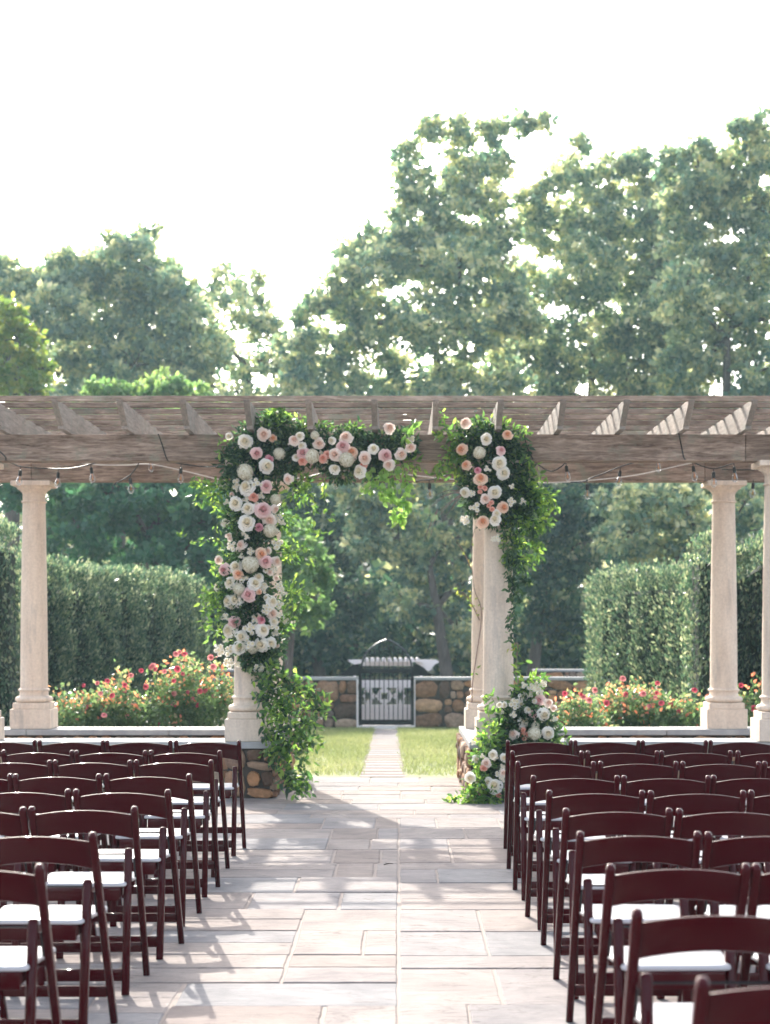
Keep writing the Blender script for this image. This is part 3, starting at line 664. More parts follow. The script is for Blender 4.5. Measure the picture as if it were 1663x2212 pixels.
# --- left garland: up the column and along the beam
lg = thing('flower_garland', 'large garland of white and blush roses climbing the left column and the beam', 'flower garland', P(545, 1450, 15.75))
Lz = z2([(312,288,80,'w'),(443,238,75,'b'),(503,264,50,'c'),(390,370,70,'p'),(480,410,50,'x'),(465,457,85,'w'),(312,500,115,'h'),(548,375,90,'h'),(325,605,95,'w'),(260,585,60,'s'),(400,580,60,'s'),(460,600,70,'p'),(370,672,55,'k'),(247,717,80,'w'),(333,752,75,'w'),(437,760,90,'p'),(320,695,40,'s'),(325,852,95,'w'),(480,830,80,'b'),(408,882,48,'x'),(520,690,75,'h'),(520,755,50,'b'),(485,905,95,'h'),(575,850,35,'s'),(305,925,30,'s'),(325,955,30,'s'),(283,1007,62,'b'),(225,1015,55,'s'),(350,1047,40,'s'),(425,1065,70,'c'),(540,1000,65,'s'),(350,1140,120,'h'),(455,1120,78,'p'),(530,1120,62,'b'),(248,1155,75,'w'),(168,1178,72,'p'),(130,1108,48,'b'),(265,1210,62,'c'),(210,1265,72,'w'),(128,1293,57,'w'),(300,1240,55,'s'),(408,1230,60,'w'),(380,1275,78,'w'),(270,1310,85,'h'),(555,1290,55,'s'),(410,1330,36,'c'),(338,1350,80,'p'),(197,1395,80,'w'),(250,1385,88,'w'),(500,1400,72,'w'),(548,1425,50,'s'),(460,1450,55,'s'),(238,1540,75,'p'),(425,1525,50,'x'),(175,1510,45,'s'),(343,1590,70,'s'),(205,1598,92,'w'),(435,1595,78,'w'),(288,1640,72,'w'),(500,1480,62,'b'),(520,1560,55,'s'),(510,1170,40,'s'),(580,1340,40,'s'),(640,1530,35,'s'),(590,1530,40,'s')]) \
   + z2([(275,330,82,'w'),(340,300,60,'s'),(425,310,84,'w'),(365,335,80,'h'),(490,300,66,'w'),(215,360,66,'s'),(135,345,66,'s'),(205,435,60,'s'),(265,445,36,'s'),(410,475,55,'s'),(455,490,66,'s'),(485,625,80,'w'),(510,150,55,'w'),(545,100,40,'s')], 500, 1500) \
   + z2([(655,278,65,'b'),(690,250,52,'w'),(795,245,62,'h'),(825,300,65,'b'),(705,320,50,'w'),(612,548,58,'b'),(715,370,78,'p'),(775,390,105,'h'),(710,425,50,'k'),(852,405,50,'k'),(880,380,46,'k'),(935,380,75,'b'),(1010,260,78,'b'),(990,322,76,'p'),(1050,362,72,'c'),(1015,415,105,'h'),(935,478,62,'w'),(1105,495,76,'w'),(1140,402,72,'b'),(1203,340,62,'w'),(1130,455,50,'k'),(1287,385,76,'p'),(1310,450,66,'b'),(1393,375,66,'b'),(1458,325,60,'b'),(1312,195,66,'b')])
for px, py, d, k in Lz:
    dx = (px - 545) / F * 15.7
    D = 15.50 if px > 610 and py < 1060 else 15.88 - math.sqrt(max(.002, .36 ** 2 - dx * dx))
    if py > 1400: D = min(15.62, D + .05)
    diam = d / F * D * 1.0
    D -= random.uniform(-.03, .03)
    if px > 610 and py < 1060: dx = 0
    fdir = Vector((dx * 1.4 + random.uniform(-.35, .35), -1, random.uniform(-.2, .4)))
    bloom(lg, P(px, py, D), diam * (1.05 if k == 'h' else 1.2), k, fdir)
foliage('foliage', lg, [(590,925,42),(555,965,58),(520,1000,42,1),(540,1050,58),(545,1120,60),(545,1190,58),(535,1260,62),(540,1330,66),(555,1385,62),(560,1425,40),(605,1000,45),
    (640,965,48),(700,965,46),(760,965,46),(820,970,42),(870,958,34),(735,1010,34),(800,1010,28)], 15500, SMX, .04, .075, 15.74)
for c_ in [(470,1300,36,.5),(450,1290,28,.4),(470,1060,34,.5),(440,1060,30,.35),(625,1190,34,.5),(630,1280,34,.45),(645,1060,38,.45),(612,1340,34,.5),(480,1230,30,.5),(470,1360,30,.4),(490,1110,28,.6),(600,900,30,.7),(650,915,26,.6),(610,1120,30,.6),(880,1000,40,.3),(660,1040,30,.4)]: foliage('leafy_sprig', lg, [c_], 7000, BRT, .04, .075, 15.72)
for pts, n in [([(580,1420,15.6),(575,1470,15.55),(590,1530,15.5),(600,1600,15.45),(615,1680,15.42),(630,1700,15.4)], 190), ([(590,1440,15.62),(630,1470,15.5),(670,1500,15.5),(690,1540,15.5)], 90), ([(600,1460,15.6),(640,1500,15.5),(660,1570,15.5),(650,1640,15.45),(660,1700,15.4)], 150),
               ([(570,1430,15.6),(565,1500,15.5),(575,1580,15.5),(590,1640,15.45)], 170), ([(600,1500,15.6),(650,1480,15.5),(700,1520,15.5)], 60), ([(620,1560,15.5),(660,1560,15.5),(690,1540,15.5)], 45), ([(600,1600,15.5),(620,1660,15.42),(655,1712,15.35)], 80), ([(610,1480,15.6),(620,1550,15.5),(615,1620,15.45)], 140), ([(590,1520,15.55),(640,1590,15.48),(680,1600,15.48)], 60)]:
    vine(lg, pts, int(n * .85), SMX, .075, spread=2.2); vine(lg, [(a_ + 6, b_ + 4, c_ - .04) for a_, b_, c_ in pts], int(n * .5), BRT, .08, spread=2.8)
for pts, n in [([(490,1180,15.7),(460,1165,15.65),(420,1170,15.6),(385,1150,15.6)], 26), ([(470,1130,15.7),(465,1160,15.7),(480,1200,15.7)], 8), ([(500,1040,15.7),(450,1050,15.6),(415,1045,15.6)], 40), ([(480,980,15.6),(470,970,15.6),(480,945,15.6)], 10), ([(490,1280,15.7),(450,1290,15.6),(440,1350,15.6)], 45),
               ([(640,1200,15.7),(660,1180,15.6),(680,1220,15.6)], 16), ([(630,1340,15.7),(650,1300,15.6),(665,1290,15.6)], 18), ([(660,1060,15.6),(680,1090,15.6),(670,1140,15.6),(700,1155,15.6)], 34), ([(700,1030,15.6),(700,1080,15.6),(715,1120,15.6)], 20), ([(600,900,15.6),(610,885,15.6),(580,880,15.6)], 16),
               ([(740,930,15.6),(760,915,15.6),(800,925,15.6)], 26), ([(660,930,15.6),(690,915,15.6),(720,925,15.6)], 26), ([(560,930,15.6),(575,900,15.6),(600,895,15.6)], 26)]:
    vine(lg, pts, n, BRT, .06)
for pts, n in [([(850,1000,15.55),(850,1050,15.5),(862,1100,15.5),(870,1135,15.5)], 34), ([(830,1010,15.55),(825,1050,15.5),(832,1080,15.5)], 22), ([(870,1000,15.55),(880,1060,15.5),(875,1100,15.5)], 26), ([(800,1010,15.55),(805,1040,15.5),(790,1060,15.5)], 16), ([(840,1020,15.5),(845,1060,15.48),(850,1110,15.48),(855,1130,15.48)], 24)]:
    vine(lg, pts, int(n * 1.7), EUC, .07, name='round_leaf_vine', round_=True)
vine(lg, [(860,960,15.5),(880,945,15.45),(890,925,15.45)], 9, BRT, .12, name='large_leaf_sprig')
for _ in range(46):                                   # small buds and sprays tucked between the roses
    px, py = random.choice([(random.uniform(480, 610), random.uniform(1020, 1420)), (random.uniform(600, 890), random.uniform(935, 1000)), (random.uniform(490, 600), random.uniform(920, 1420))])
    dx = (px - 545) / F * 15.7; D = 15.56 if px > 610 else 15.90 - math.sqrt(max(.002, .35 ** 2 - dx * dx))
    bloom(lg, P(px, py, D), random.uniform(.045, .075), random.choice('sssbw'))
# --- right cluster at the top of the column
rg = thing('flower_cluster', 'cluster of peach and white roses with trailing greenery at the top of the right column', 'flower cluster', P(1060, 1130, 15.75))
for px, py, d, k in z2([(545,190,85,'b'),(893,288,78,'c'),(715,325,85,'w'),(512,410,85,'c'),(660,440,100,'h'),(840,420,72,'p'),(550,540,80,'c'),(825,523,104,'w'),(862,607,98,'w'),(668,655,102,'c'),(645,585,52,'x'),(728,578,52,'s'),(668,725,36,'k'),(705,733,40,'k'),(665,763,34,'k'),(540,770,78,'w'),(788,768,98,'w'),(708,822,75,'b'),(758,855,38,'k'),(738,880,32,'k'),(765,908,36,'k'),(858,895,92,'c'),(928,852,66,'s'),(1015,850,55,'s'),(620,895,80,'s'),(805,945,62,'w'),(790,995,88,'w'),(690,1015,98,'c'),(540,1000,66,'s'),(600,780,50,'s'),(810,1150,55,'s'),(775,1155,36,'s'),(925,715,40,'s'),(720,300,50,'w')], 1000, 1000, .3007):
    dx = (px - 1062) / F * 15.7; D = 15.82 - math.sqrt(max(.002, .36 ** 2 - dx * dx)) - random.uniform(0, .04)
    bloom(rg, P(px, py, D), d / F * D * 1.12, k, Vector((dx * 1.2 + random.uniform(-.25, .25), -1, random.uniform(-.1, .4))))
foliage('foliage', rg, [(1020,945,38,.8),(1060,960,50),(1105,970,40),(1040,1030,52),(1095,1030,55),(1065,1090,50),(1110,1085,45),(1030,1080,34)], 15500, SMX, .04, .075, 15.74)
for c_ in [(980,975,30,.4),(990,1010,34,.5),(1140,1050,42,.6),(1165,1070,34,.45),(1130,1120,48,.6),(1165,1120,34,.4),(1050,925,30,.7),(1080,930,26,.7),(1120,1170,34,.5),(1100,1200,22,.8),(1130,1215,26,.4),(985,940,20,.4)]: foliage('leafy_sprig', rg, [c_], 8500, BRT, .045, .08, 15.72)
for pts, n in [([(1100,1120,15.6),(1110,1180,15.55),(1105,1240,15.55),(1120,1290,15.55)], 120), ([(1090,1140,15.6),(1100,1220,15.55),(1105,1300,15.6),(1100,1380,15.65)], 90), ([(1150,1080,15.6),(1150,1150,15.55),(1130,1220,15.55),(1140,1260,15.55)], 80), ([(1160,1060,15.6),(1190,1080,15.6),(1195,1110,15.6)], 40), ([(1130,1130,15.6),(1160,1170,15.6),(1160,1200,15.6)], 50), ([(1010,950,15.6),(970,930,15.6),(945,935,15.6)], 26), ([(1000,990,15.6),(960,1000,15.6),(940,1025,15.6)], 34), ([(1125,990,15.6),(1145,1000,15.6),(1155,1020,15.6)], 22), ([(965,930,15.6),(960,905,15.6),(955,890,15.7)], 14), ([(1110,930,15.6),(1135,925,15.6),(1140,945,15.6)], 14)]:
    vine(rg, pts, int(n * 1.3), SMX if n > 60 else BRT, .07, spread=1.6)
for base, tips in [((1000,1065), [(935,1085),(920,1150),(960,1120),(940,1070),(975,1100),(930,1120)]), ((1000,1060), [(950,1050),(965,1075),(925,1100)]), ((945,1100), [(915,1170),(930,1160)])]:
    for t in tips:
        mx_, my_ = (base[0] + t[0]) / 2 + random.uniform(-8, 8), (base[1] + t[1]) / 2 - 8
        vine(rg, [(base[0], base[1], 15.6), (mx_, my_, 15.6), (t[0], t[1], 15.6)], 0, SMX, name='bare_twig', twigs=True, rad=.0035)
# --- right arrangement standing on the paving
gg = thing('flower_arrangement', 'mound of white and pink roses on the paving at the right pier', 'flower arrangement', P(1080, 1735, 15.3))
for px, py, d, k in z2([(600,1055,55,'w'),(650,1055,55,'w'),(835,975,92,'w'),(750,1050,95,'s'),(820,1050,62,'w'),(1000,1005,100,'p'),(950,1015,52,'w'),(885,1108,68,'w'),(733,1150,65,'s'),(620,1125,40,'s'),(937,1150,84,'p'),(1042,1155,122,'w'),(842,1218,118,'w'),(1090,1035,84,'b'),(950,1345,140,'h'),(960,1270,85,'h'),(740,1350,98,'b'),(835,1310,48,'k'),(830,1355,48,'k'),(880,1355,48,'k'),(845,1395,42,'k'),(1090,1340,112,'w'),(790,1310,52,'s'),(850,860,70,'s'),(920,890,80,'s'),(980,860,70,'s'),(1040,840,60,'s'),(1000,920,70,'s'),(900,950,60,'s'),(1140,1090,60,'b'),(1150,1190,60,'s')], 1100, 1500, .2486):
    bloom(gg, P(px, py, 15.42 + random.uniform(-.04, .03)), d / F * 15.4 * 1.08, k)
for px, py, d, k in z2([(530,1555,84,'w'),(550,1585,62,'s'),(360,1600,74,'w'),(465,1640,92,'b'),(440,1690,64,'k'),(300,1790,104,'w'),(485,1830,84,'w'),(548,1870,142,'w'),(403,1937,104,'p'),(600,1750,72,'s'),(630,1800,62,'s'),(640,1740,72,'b'),(620,1680,55,'s'),(590,1965,55,'k'),(650,1585,84,'w'),(280,1975,60,'s'),(330,1430,55,'s'),(430,1570,50,'s'),(700,1620,80,'w'),(720,1800,80,'p'),(700,1900,90,'w')], 1100, 1500, .2486):
    bloom(gg, P(px, py, 15.22 + random.uniform(-.04, .04)), d / F * 15.2 * 1.08, k)
foliage('foliage', gg, [(1130,1520,34,1,15.52),(1110,1560,38,1,15.52),(1160,1555,38,1,15.52),(1185,1585,28,.8,15.5),(1110,1600,42,1,15.5),(1150,1610,38,1,15.5),(1065,1620,26,.7,15.4),(1075,1660,34,1,15.4),(1060,1700,30,1,15.35),(1090,1700,34,1,15.35),(1110,1660,34,1,15.4),(1040,1715,20,.8,15.28)], 14000, SMX, .045, .08)
for c_ in [(1055,1590,30,.5,15.35),(1040,1640,30,.5,15.3),(1020,1720,26,.6,15.25),(1060,1725,24,.8,15.2),(1150,1485,30,.5,15.5),(1190,1610,24,.5,15.45),(1030,1690,24,.5,15.28),(1130,1495,26,.5,15.5)]: foliage('leafy_sprig', gg, [c_], 9000, BRT, .045, .085)
for pts, n in [([(1060,1700,15.3),(1010,1715,15.3),(985,1725,15.35),(965,1733,15.25)], 50), ([(1050,1690,15.3),(1030,1650,15.3),(1035,1600,15.35)], 40), ([(1090,1600,15.4),(1060,1560,15.4),(1050,1510,15.42)], 30), ([(1090,1560,15.4),(1075,1530,15.4),(1058,1500,15.42)], 22), ([(1180,1600,15.45),(1215,1590,15.45),(1228,1605,15.45)], 18), ([(1040,1715,15.25),(1020,1730,15.2),(1000,1738,15.15)], 30), ([(1160,1500,15.5),(1170,1470,15.5),(1175,1460,15.5)], 14), ([(1120,1500,15.5),(1118,1440,15.55),(1112,1400,15.6)], 26)]:
    vine(gg, pts, n, BRT, .07, spread=1.5)
# bare climbing vine on the rear right column
cv = thing('climbing_vine', 'thin woody vine climbing the rear right column with a few yellow leaves', 'vine', P(1028, 1600, 17.82))
for pts, n in [([(1022,1560,17.84),(1020,1480,17.84),(1040,1330,17.84),(1024,1270,17.84),(1018,1180,17.84),(1030,1130,17.84)], 10), ([(1036,1340,17.84),(1010,1290,17.8),(988,1275,17.8)], 22), ([(1018,1230,17.84),(1000,1190,17.8),(985,1170,17.8)], 4), ([(1105,1400,15.7),(1118,1390,15.7),(1115,1440,15.68),(1120,1500,15.65)], 24)]:
    vine(cv, pts, n, LEAF['yellow'], .055, twigs=True, rad=.006)

tw = thing('fallen_twig', 'small dark twig lying on the flagstones in the middle of the aisle', 'twig', (-.075, 11.14, .002))
mb = MB(); mb.tube([(-.02, -.03, .004), (0, 0, .006), (.02, .012, .007), (.04, .01, .004)], [.003, .004, .003, .002], 5); mb.tube([(0, 0, .006), (-.01, .03, .008)], .002, 5); mb.build('stick', BARK, tw)
# ------------------------------------------------------------------ rose bushes
RED = [rose_mesh('red_rose', petal_mat('petal_red', (.52, .03, .08), (.74, .12, .19)), 1.0), rose_mesh('red_rose', petal_mat('petal_coral', (.66, .16, .20), (.84, .38, .38)), 1.2)]
def rose_bush(label, px0, px1, ytop, D, nb, leafn, blooms=()):
    base = P((px0 + px1) / 2, 1600, D); base.z = .2
    r = thing('rose_bush', label, 'rose bush', base, 0, 'rose bushes behind the low wall')
    w2 = (px1 - px0) / 2 / F * D; ztop = P(0, ytop, D).z; st = MB(); tips = []
    for i in range(22):
        a = random.uniform(-1, 1); b = random.uniform(-.35, .35); h = (ztop - .2) * random.uniform(.45, 1.05) * (1 - .3 * abs(a) ** 2)
        e = Vector((a * w2, b, h)); st.tube([(a * w2 * .3, b * .4, 0), (a * w2 * .7, b * .8, h * .55), tuple(e)], [.008, .006, .003], 5); tips.append(e)
    st.build('stem', STEM, r)
    n = leafn; k = rng.integers(0, len(tips), n); T = np.array([tuple(t) for t in tips])[k]; f = rng.random(n) ** .7
    root_ = np.stack([T[:, 0] * .45, T[:, 1] * .5, np.zeros(n)], 1)
    p = root_ + (T - root_) * f[:, None] + rng.normal(size=(n, 3)) * np.array([.075, .09, .05])
    p[:, 2] = np.maximum(p[:, 2], .02)
    tint = np.clip(rng.random(n) * .62 + (f > .86) * rng.random(n) * .75, 0, 1)
    link('foliage', leaves('foliage', p, rng.normal(size=(n, 3)) + np.array([0, -.2, .2]), rng.uniform(.04, .075, n), tint, LEAF['rosel'], .6, True), r)
    pos = [P(x, y, D - .3) - base for x, y in blooms] + [random.choice(tips) * random.uniform(.75, 1.02) + Vector((random.uniform(-.1, .1), -.3, random.uniform(-.05, .06))) for _ in range(nb)]
    for q in pos:
        o = link('red_rose', random.choice([RED[0], RED[0], RED[1]]), r, q); o.scale = [random.uniform(.04, .075)] * 3
        d = Vector((random.uniform(-.6, .6), -1, random.uniform(-.1, .9))).normalized(); o.rotation_euler = d.to_track_quat('Z', 'Y').to_euler()
rose_bush('low rose bush with orange new leaves beside the full left column', 110, 250, 1470, 20.3, 5, 2600, [(210,1475),(232,1470),(180,1480)])
rose_bush('rose bush with red blooms in the middle of the left bed', 215, 390, 1440, 20.8, 7, 3600, [(305,1448),(325,1442),(335,1445),(355,1450),(383,1445),(375,1470),(330,1438),(283,1458)])
rose_bush('tallest rose bush with red blooms left of the flower covered column', 340, 500, 1410, 21.0, 8, 4200, [(380,1412),(398,1412),(388,1408),(455,1420),(460,1440),(395,1455),(405,1495),(375,1498),(345,1565)])
rose_bush('low rose bush with red leaves right of the ground flowers', 1190, 1310, 1500, 20.3, 4, 2400, [(1255,1500),(1260,1505),(1285,1490)])
rose_bush('rose bush with red blooms in the middle of the right bed', 1290, 1420, 1470, 20.8, 6, 3000, [(1310,1518),(1352,1500),(1345,1465)])
rose_bush('rose bush with pale shiny leaves left of the full right column', 1390, 1560, 1480, 20.6, 8, 3800, [(1415,1505),(1428,1518),(1402,1525),(1500,1490),(1545,1485),(1420,1475)])
rose_bush('rose bush between the full right column and the right edge', 1575, 1680, 1470, 20.6, 4, 2000, [(1600,1480),(1627,1530)])

# ------------------------------------------------------------------ hedges
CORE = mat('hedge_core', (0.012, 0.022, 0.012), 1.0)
def hedge(label, a, b, width, h0, h1, n, seg=9, kind='hedge'):
    a, b = Vector(a), Vector(b); d = (b - a); Ln = d.length; d.normalize(); nr = Vector((d.y, -d.x, 0))
    r = thing('hedge', label, 'hedge', a); 
    u = rng.random(n) * Ln; face = rng.random(n); t = u / Ln
    lump = .16 * np.sin(u * 2 * math.pi / .95 + 1) + .10 * np.sin(u * 5.1 + 2)
    top = h0 + (h1 - h0) * t + .5 * lump + .05 * rng.normal(size=n)
    endr = np.minimum(1, np.minimum(u, Ln - u) / .45); endr = np.sqrt(1 - (1 - endr) ** 2) * .5 + .5
    hgt = rng.random(n); on = face < .25; off = np.where(on, rng.uniform(-1, 1, n), np.where(rng.random(n) < .72, 1, -1.0))
    wd = (width / 2 + lump * .8) * endr * np.where(on, 1, 1 - .25 * hgt ** 6)
    z = np.where(on, top * (.97 + .03 * endr), hgt * top * (.94 + .06 * endr)); 
    vn = .07 * np.sin(z * 9 + u * 7) + .05 * rng.normal(size=n)
    A, Dv, Nv = np.zeros(3), np.array(d), np.array(nr)
    p = A + Dv * u[:, None] + Nv * ((off * wd) + np.where(on, 0, off * vn))[:, None] + np.array([0, 0, 1.0]) * z[:, None]
    # end caps
    m_ = rng.random(n) < .14; e = rng.random(n) < .5
    ang = rng.uniform(-1, 1, n) * math.pi / 2
    pe = Dv * np.where(e, Ln, 0)[:, None] + (Dv * (np.where(e, 1, -1) * np.cos(ang) * .12)[:, None] + Nv * (np.sin(ang) * width / 2 * .9)[:, None]) + np.array([0, 0, 1.0]) * (rng.random(n) * np.where(e, h1, h0) * .97)[:, None]
    p = np.where(m_[:, None], pe, p) + rng.normal(size=(n, 3)) * .03
    ax = Nv * off[:, None] * .5 + np.array([0, 0, 1.0]) + rng.normal(size=(n, 3)) * .45
    link('foliage', leaves('foliage', p, ax, rng.uniform(.045, .095, n), rng.random(n), LEAF[kind], .42), r)
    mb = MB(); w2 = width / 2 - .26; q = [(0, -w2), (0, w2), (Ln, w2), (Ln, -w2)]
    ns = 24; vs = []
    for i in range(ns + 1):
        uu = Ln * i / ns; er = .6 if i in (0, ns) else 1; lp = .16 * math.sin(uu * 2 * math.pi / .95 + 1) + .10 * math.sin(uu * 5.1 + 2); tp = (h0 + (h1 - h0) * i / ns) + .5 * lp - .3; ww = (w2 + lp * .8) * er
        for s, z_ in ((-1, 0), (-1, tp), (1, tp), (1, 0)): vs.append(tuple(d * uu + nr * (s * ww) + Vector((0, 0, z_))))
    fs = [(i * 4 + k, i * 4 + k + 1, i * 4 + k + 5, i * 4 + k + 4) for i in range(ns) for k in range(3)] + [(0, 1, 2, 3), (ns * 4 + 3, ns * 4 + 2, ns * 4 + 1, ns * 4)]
    mb.add(vs, fs); mb.build('light_block_core', CORE, r)  # solid dark core added inside the leaves to block light
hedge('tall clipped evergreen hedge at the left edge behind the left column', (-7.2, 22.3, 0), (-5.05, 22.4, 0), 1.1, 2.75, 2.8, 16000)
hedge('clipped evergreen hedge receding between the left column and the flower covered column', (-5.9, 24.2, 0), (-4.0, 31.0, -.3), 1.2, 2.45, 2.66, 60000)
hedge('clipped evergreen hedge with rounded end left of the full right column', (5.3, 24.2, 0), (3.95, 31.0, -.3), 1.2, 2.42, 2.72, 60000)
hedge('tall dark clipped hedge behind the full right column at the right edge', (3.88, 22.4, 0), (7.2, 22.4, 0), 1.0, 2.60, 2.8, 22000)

# ------------------------------------------------------------------ far wall, gate and white arbor
GZ = -.43; WT = .62
def far_wall(label, x0, x1, y=35.1, top=WT, coping_col=None):
    r = thing('stone_wall', label, 'wall', ((x0 + x1) / 2, y, GZ)); h = (x1 - x0) / 2
    masonry(r, -h, h, 0, .4, 0, top - GZ - .06, 'f', smin=.15, smax=.5, depth=.05)
    x = -h
    while x < h - 1e-6:
        e = min(h, x + 1.3); e = h if h - e < .4 else e
        mb = MB(); mb.box(x + .004, e - .004, -.05, .45, top - GZ - .06, top - GZ); mb.build('coping_slab', COP, r, bevel=.006); x = e
GX = -.262
far_wall('fieldstone garden wall with pale coping left of the black gate', -7.5, GX - .56)
far_wall('fieldstone garden wall with pale coping right of the black gate', GX + .56, 7.5)
def rear_wall(label, x0, x1):
    r = thing('stone_wall', label, 'wall', ((x0 + x1) / 2, 37, GZ)); h = (x1 - x0) / 2
    masonry(r, -h, h, 0, .4, 0, .74 - GZ - .05, 'f', smin=.15, smax=.5, depth=.05)
    mb = MB(); mb.box(-h, h, -.05, .45, .74 - GZ - .05, .74 - GZ); mb.build('coping_slab', COP, r, bevel=.006)
rear_wall('short higher wall end showing above the far wall by the left rose bushes', -6, -3.45)
rear_wall('short higher wall end showing above the far wall beside the right hedge', 2.92, 6)
def zz(y): return P(0, (1550 + .1984 * y) / 1.1575, 35).z - GZ       # photo zoom row -> height above the lawn
def gx(x): return ((820 + .1984 * x) / 1.1575 - PX0) / F * 35 - GX
gt = thing('iron_gate', 'black wrought iron garden gate with pointed arch top in the stone wall', 'gate', (GX, 35.05, GZ))
mb = MB()
for x in (gx(405), gx(1062)): mb.box(x - .033, x + .033, -.03, .03, 0, zz(590))
mb.box(gx(425), gx(1045), -.02, .02, zz(672), zz(612)); mb.box(gx(425), gx(1045), -.018, .018, zz(1325), zz(1258)); mb.box(gx(425), gx(1045), -.012, .012, zz(758), zz(745)); mb.box(gx(425), gx(1045), -.012, .012, zz(605), zz(595))
mb.build('gate_frame', IRON, gt, bevel=.003)
mb = MB()
def arch(xs, zs, peak, k=12):
    e = .28; Rr = xs + e; tp = math.acos(e / Rr); h0 = Rr * math.sin(tp); return [(-e + Rr * math.cos(tp * i / k), 0, zs + (peak - zs) * Rr * math.sin(tp * i / k) / h0) for i in range(k + 1)]
hwid = (gx(1050) - gx(425)) / 2; cxg = (gx(1050) + gx(425)) / 2
for s in (-1, 1): mb.tube([(cxg + s * x, y, z) for x, y, z in arch(hwid, zz(590), zz(250))], .021, 6)
mb.build('pointed_arch', mat('lit_arch_iron', (0.035, 0.037, 0.045), 0.45, 0.8), gt, smooth=60)  # lighter bluish copy of the black iron, painting in the lit arch line
for i in range(10):
    x = gx(470) + (gx(1000) - gx(470)) * i / 9; mb = MB(); mb.box(x - .009, x + .009, -.009, .009, zz(1258), zz(672))
    tz = zz(420 + 110 * abs(i - 4.5) / 4.5 - 60); mb.box(x - .006, x + .006, -.006, .006, zz(612), tz)
    mb.lathe([(.001, 0), (.022, .03), (.012, .05), (.006, .08), (.018, .10), (.001, .14)], 8, (x, 0, tz - .02)); mb.build('gate_bar', IRON, gt)
mb = MB()
for i in range(9):
    x = gx(500) + (gx(970) - gx(500)) * i / 8; c = [(x + .022 * math.cos(a), 0, zz(715) + .024 * math.sin(a)) for a in [k * math.pi / 4 for k in range(9)]]; mb.tube(c, .005, 5)
mb.build('ring_row', IRON, gt)
for s, (xa, xb) in ((-1, (385, 112)), (1, (1082, 1345))):
    mb = MB(); pts = []
    for i in range(13):
        t = i / 12; x = gx(xa) + (gx(xb) - gx(xa)) * t; pts.append((x, zz(690) + (zz(560) - zz(690)) * (0.5 + 0.5 * math.cos(min(1, max(0, t - .12) / .85) * math.pi))))
    pts += [(gx(xb), zz(703)), (gx(xa), zz(703))]; n = len(pts)
    vs = [(x, y, z) for y in (.05, .09) for x, z in pts]; mb.add(vs, [tuple(range(n)), tuple(range(2 * n - 1, n - 1, -1))] + [(k, (k + 1) % n, (k + 1) % n + n, k + n) for k in range(n)])
    mb.build('side_scroll', IRON, gt)
gp = thing('gate_surround', 'pale stone jambs and sill framing the black gate', 'gate surround', (GX, 35.1, GZ))
mb = MB(); mb.box(gx(358), gx(378), -.06, .3, 0, zz(745)); mb.build('jamb', WPAINT, gp); mb = MB(); mb.box(gx(1085), gx(1100), -.06, .3, 0, zz(745)); mb.build('jamb', WPAINT, gp)
mb = MB(); mb.box(gx(378.5), gx(1084.5), -.12, .25, -.02, zz(1330)); mb.build('sill', WPAINT, gp)
ar = thing('garden_arbor', 'white wooden arbor with rafter tails and cut out panel standing behind the gate', 'arbor', (GX, 36.2, GZ))
S = 36.2 / 35
def ax_(x): return gx(x) * S
def az_(y): return (P(0, (1550 + .1984 * y) / 1.1575, 36.2).z) - GZ
def board(mb, poly, y0=0, y1=.03):
    n = len(poly); vs = [(ax_(x), y, az_(z)) for y in (y0, y1) for x, z in poly]
    mb.add(vs, [tuple(range(n)), tuple(range(2 * n - 1, n - 1, -1))] + [(k, (k + 1) % n, (k + 1) % n + n, k + n) for k in range(n)])
mb = MB(); board(mb, [(415, 752), (1060, 752), (1060, 855), (415, 855)]); board(mb, [(415, 1068), (1060, 1068), (1060, 1262), (415, 1262)]); mb.build('panel_rail', WPAINT, ar)
for cx in (500, 905):
    mb = MB()
    for s in (-1, 1):
        board(mb, [(cx - s * 14, 856), (cx - s * 42, 856), (cx - s * 52, 900), (cx - s * 42, 930), (cx - s * 70, 960), (cx - s * 42, 995), (cx - s * 52, 1030), (cx - s * 42, 1067), (cx - s * 14, 1067), (cx - s * 30, 1000), (cx - s * 36, 960), (cx - s * 30, 925)], 0, .03)
    board(mb, [(cx - 13, 856), (cx + 13, 856), (cx + 13, 905), (cx, 925), (cx - 13, 905)]); board(mb, [(cx - 13, 1067), (cx + 13, 1067), (cx + 13, 1020), (cx, 1000), (cx - 13, 1020)]); mb.build('cut_out_panel', WPAINT, ar)
mb = MB(); cx = 705
for q in range(8):
    a0, a1 = math.pi / 4 * q, math.pi / 4 * (q + 1)
    board(mb, [(cx + 100 * math.cos(a0), 960 + 100 * math.sin(a0)), (cx + 100 * math.cos(a1), 960 + 100 * math.sin(a1)), (cx + (62 if (q + 1) % 2 else 38) * math.cos(a1), 960 + (62 if (q + 1) % 2 else 38) * math.sin(a1)), (cx + (62 if q % 2 else 38) * math.cos(a0), 960 + (62 if q % 2 else 38) * math.sin(a0))])
board(mb, [(cx - 28, 856), (cx + 28, 856), (cx + 28, 869), (cx - 28, 869)]); board(mb, [(cx - 28, 1055), (cx + 28, 1055), (cx + 28, 1067), (cx - 28, 1067)])
for s in (-1, 1): board(mb, [(cx + s * 98, 945), (cx + s * 150, 915), (cx + s * 150, 1005), (cx + s * 98, 975)])
mb.build('quatrefoil', WPAINT, ar)
for s in (280, 1240):
    pass
mb = MB(); board(mb, [(250, 503), (440, 503), (440, 545), (330, 560), (290, 548), (255, 525)], .1, .16); board(mb, [(430, 530), (1060, 530), (1060, 580), (430, 580)], .1, .16); mb.build('front_beam', WPAINT, ar)
